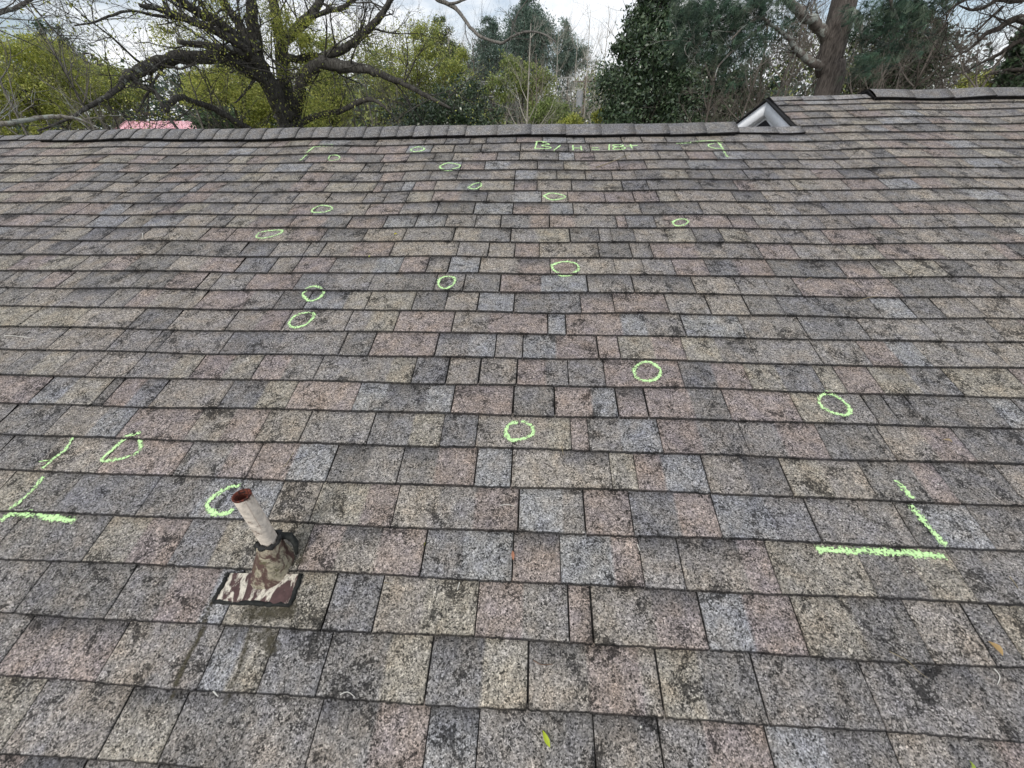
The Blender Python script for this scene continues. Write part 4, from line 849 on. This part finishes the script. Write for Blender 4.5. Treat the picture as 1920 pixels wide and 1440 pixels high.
# --- far woods
rg = np.random.default_rng(77); mb = MB(); tw = MB(); cs = []
for az in np.r_[np.linspace(-75, 75, 120), np.linspace(-34, 16, 46)]:
    D = rg.uniform(48, 75); a = radians(az) ; hgt = rg.uniform(6.5, 9.5) if -7 < az < 6 else rg.uniform(8.5, 12)
    c = np.array([sin(a) * D, cos(a) * D, 0.])
    m = 60; q = rg.normal(0, 1, (m, 3)); q /= np.linalg.norm(q, axis=1)[:, None]; q *= rg.uniform(.3, 1, (m, 1)) ** .4
    cl = c + np.array([0, 0, hgt * .5]) + q * np.array([3.2, 3.2, hgt * .5]); pts = (cl[:, None] + rg.normal(0, .45, (m, 24, 3))).reshape(-1, 3); pts = pts[pts[:, 2] > 0]
    leaves(mb, pts, .42, [OLV, DKG, PNG, [np.array((.17, .15, .125)), np.array((.12, .105, .09))]][int(rg.integers(0, 4))], rg, .5)
tag(mb.build('distant_woods', M_LEAF), 'far mixed green and brown woodland filling the gaps behind all the trees', 'woodland', kind='stuff')

# ------------------------------------------------------------------ red roofed house, utility pole and wires
hd = 45.0; pL, pR = P(214, 245, hd), P(356, 245, hd)
rh = empty('red_roofed_house', ((pL[0] + pR[0]) / 2, (pL[1] + pR[1]) / 2, 0), 'distant house whose pink red metal roof shows over the left of the ridge', 'house')
RED = hexc(252, 196, 203)
tl, tr2 = P(238, 227, hd + 3), P(352, 227, hd + 3); pL = P(196, 256, hd); pR = P(362, 256, hd + .0)
mb = MB(); dback = np.array([0.35, 5.5, 0]); mb.add([pL, pR, tr2, tl, pL + dback, pR + dback], q=[[0, 1, 2, 3], [5, 4, 3, 2]], t=[[0, 3, 4], [1, 5, 2]], col=RED)
nrib = 9
for k in range(nrib + 1):
    f = k / nrib; a = pL + (pR - pL) * f; b = tl + (tr2 - tl) * f; tube(mb, [a + (0, -.02, .03), b + (0, -.02, .03)], .02, 4, RED * .9, cap=False)
mb.build('roof', M_PLAIN, rh)
mb = MB(); c = (pL + pR + 2 * dback + 0) / 2; ex = (pR - pL) * .46
v = [np.array([*(pL + .04 * (pR - pL) + dback * .06)[:2], 0]), np.array([*(pR - .04 * (pR - pL) + dback * .06)[:2], 0]), np.array([*(pR - .04 * (pR - pL) + dback * .94)[:2], 0]), np.array([*(pL + .04 * (pR - pL) + dback * .94)[:2], 0])]
v += [x + (0, 0, pL[2] - .02) for x in v]; mb.add(v, [[0, 1, 5, 4], [1, 2, 6, 5], [2, 3, 7, 6], [3, 0, 4, 7]], col=hexc(200, 190, 175)); mb.build('wall', M_PLAIN, rh)

UD = 30.0; ub_ = place(1092, UD); up_ = empty('utility_pole', ub_, 'thin brown wooden utility pole with a crossarm left of the magnolia', 'utility pole')
ptop = P(1098, 143, UD); ptop = np.array([ub_[0], ub_[1], ptop[2]])
mb = MB(); tube(mb, [ub_, ub_ * .5 + ptop * .5, ptop], [.10, .085, .075], 8, (.13, .10, .075), .03); mb.build('pole', M_BARK, up_)
mb = MB(); box(mb, ptop + (0, 0, -.25), (.8, .12, 0), (-.01, .04, 0), (0, 0, .04), (.2, .17, .14)); mb.build('crossarm', M_PLAIN, up_)
for s in (-.85, -.4, .4, .85):
    mb = MB(); tube(mb, [ptop + (s, .13 * s, -.2), ptop + (s, .13 * s, -.1), ptop + (s, .13 * s, -.04)], [.03, .05, .03], 6, (.5, .5, .5)); mb.build('insulator', M_PLAIN, up_)
mb = MB(); tube(mb, [ptop + (-.32, -.1, -1.5), ptop + (-.32, -.1, -.7)], .2, 12, (.25, .26, .27)); mb.build('transformer', M_PLAIN, up_, True)
def wire(name, p0, p1, sag, r, col, label):
    mb = MB(); f = np.linspace(0, 1, 16)[:, None]; pts = p0 * (1 - f) + p1 * f; pts[:, 2] -= (sag * 4 * f * (1 - f))[:, 0]; tube(mb, pts, r, 4, col)
    o = mb.build(name, M_PLAIN, None, False, p0); tag(o, label, 'wire', 'overhead wires')
WG = (.5, .5, .48)
wire('overhead_wire', ptop + (-.85, -.1, -.02), P(640, 146, 34), .25, .014, WG, 'topmost overhead wire running left from the pole crossarm')
wire('overhead_wire', ptop + (-.4, -.05, -.02), P(640, 156, 34), .25, .014, WG, 'second overhead wire running left from the pole crossarm')
wire('overhead_wire', np.array([ub_[0], ub_[1] - .12, P(1095, 167, UD)[2]]), P(640, 186, 34), .2, .016, WG, 'middle overhead wire running left, halfway down the pole')
wire('overhead_wire', np.array([ub_[0], ub_[1] - .12, P(1095, 181, UD)[2]]), P(640, 198, 34), .2, .02, (.06, .06, .06), 'dark thick cable running left below the middle wire')
wire('overhead_wire', np.array([ub_[0], ub_[1] - .12, P(1095, 188, UD)[2]]), P(640, 206, 34), .2, .016, (.08, .08, .08), 'lowest dark cable running left from the pole')
wire('overhead_wire', ptop + (.85, .1, -.02), P(1420, 128, 30), .2, .014, WG, 'overhead wire running right from the crossarm behind the magnolia')
wire('overhead_wire', P(130, 198, 34), P(330, 184, 34), .1, .02, WG, 'pale overhead wire above the red roof')
print('PIPE', PH, pu, pv)
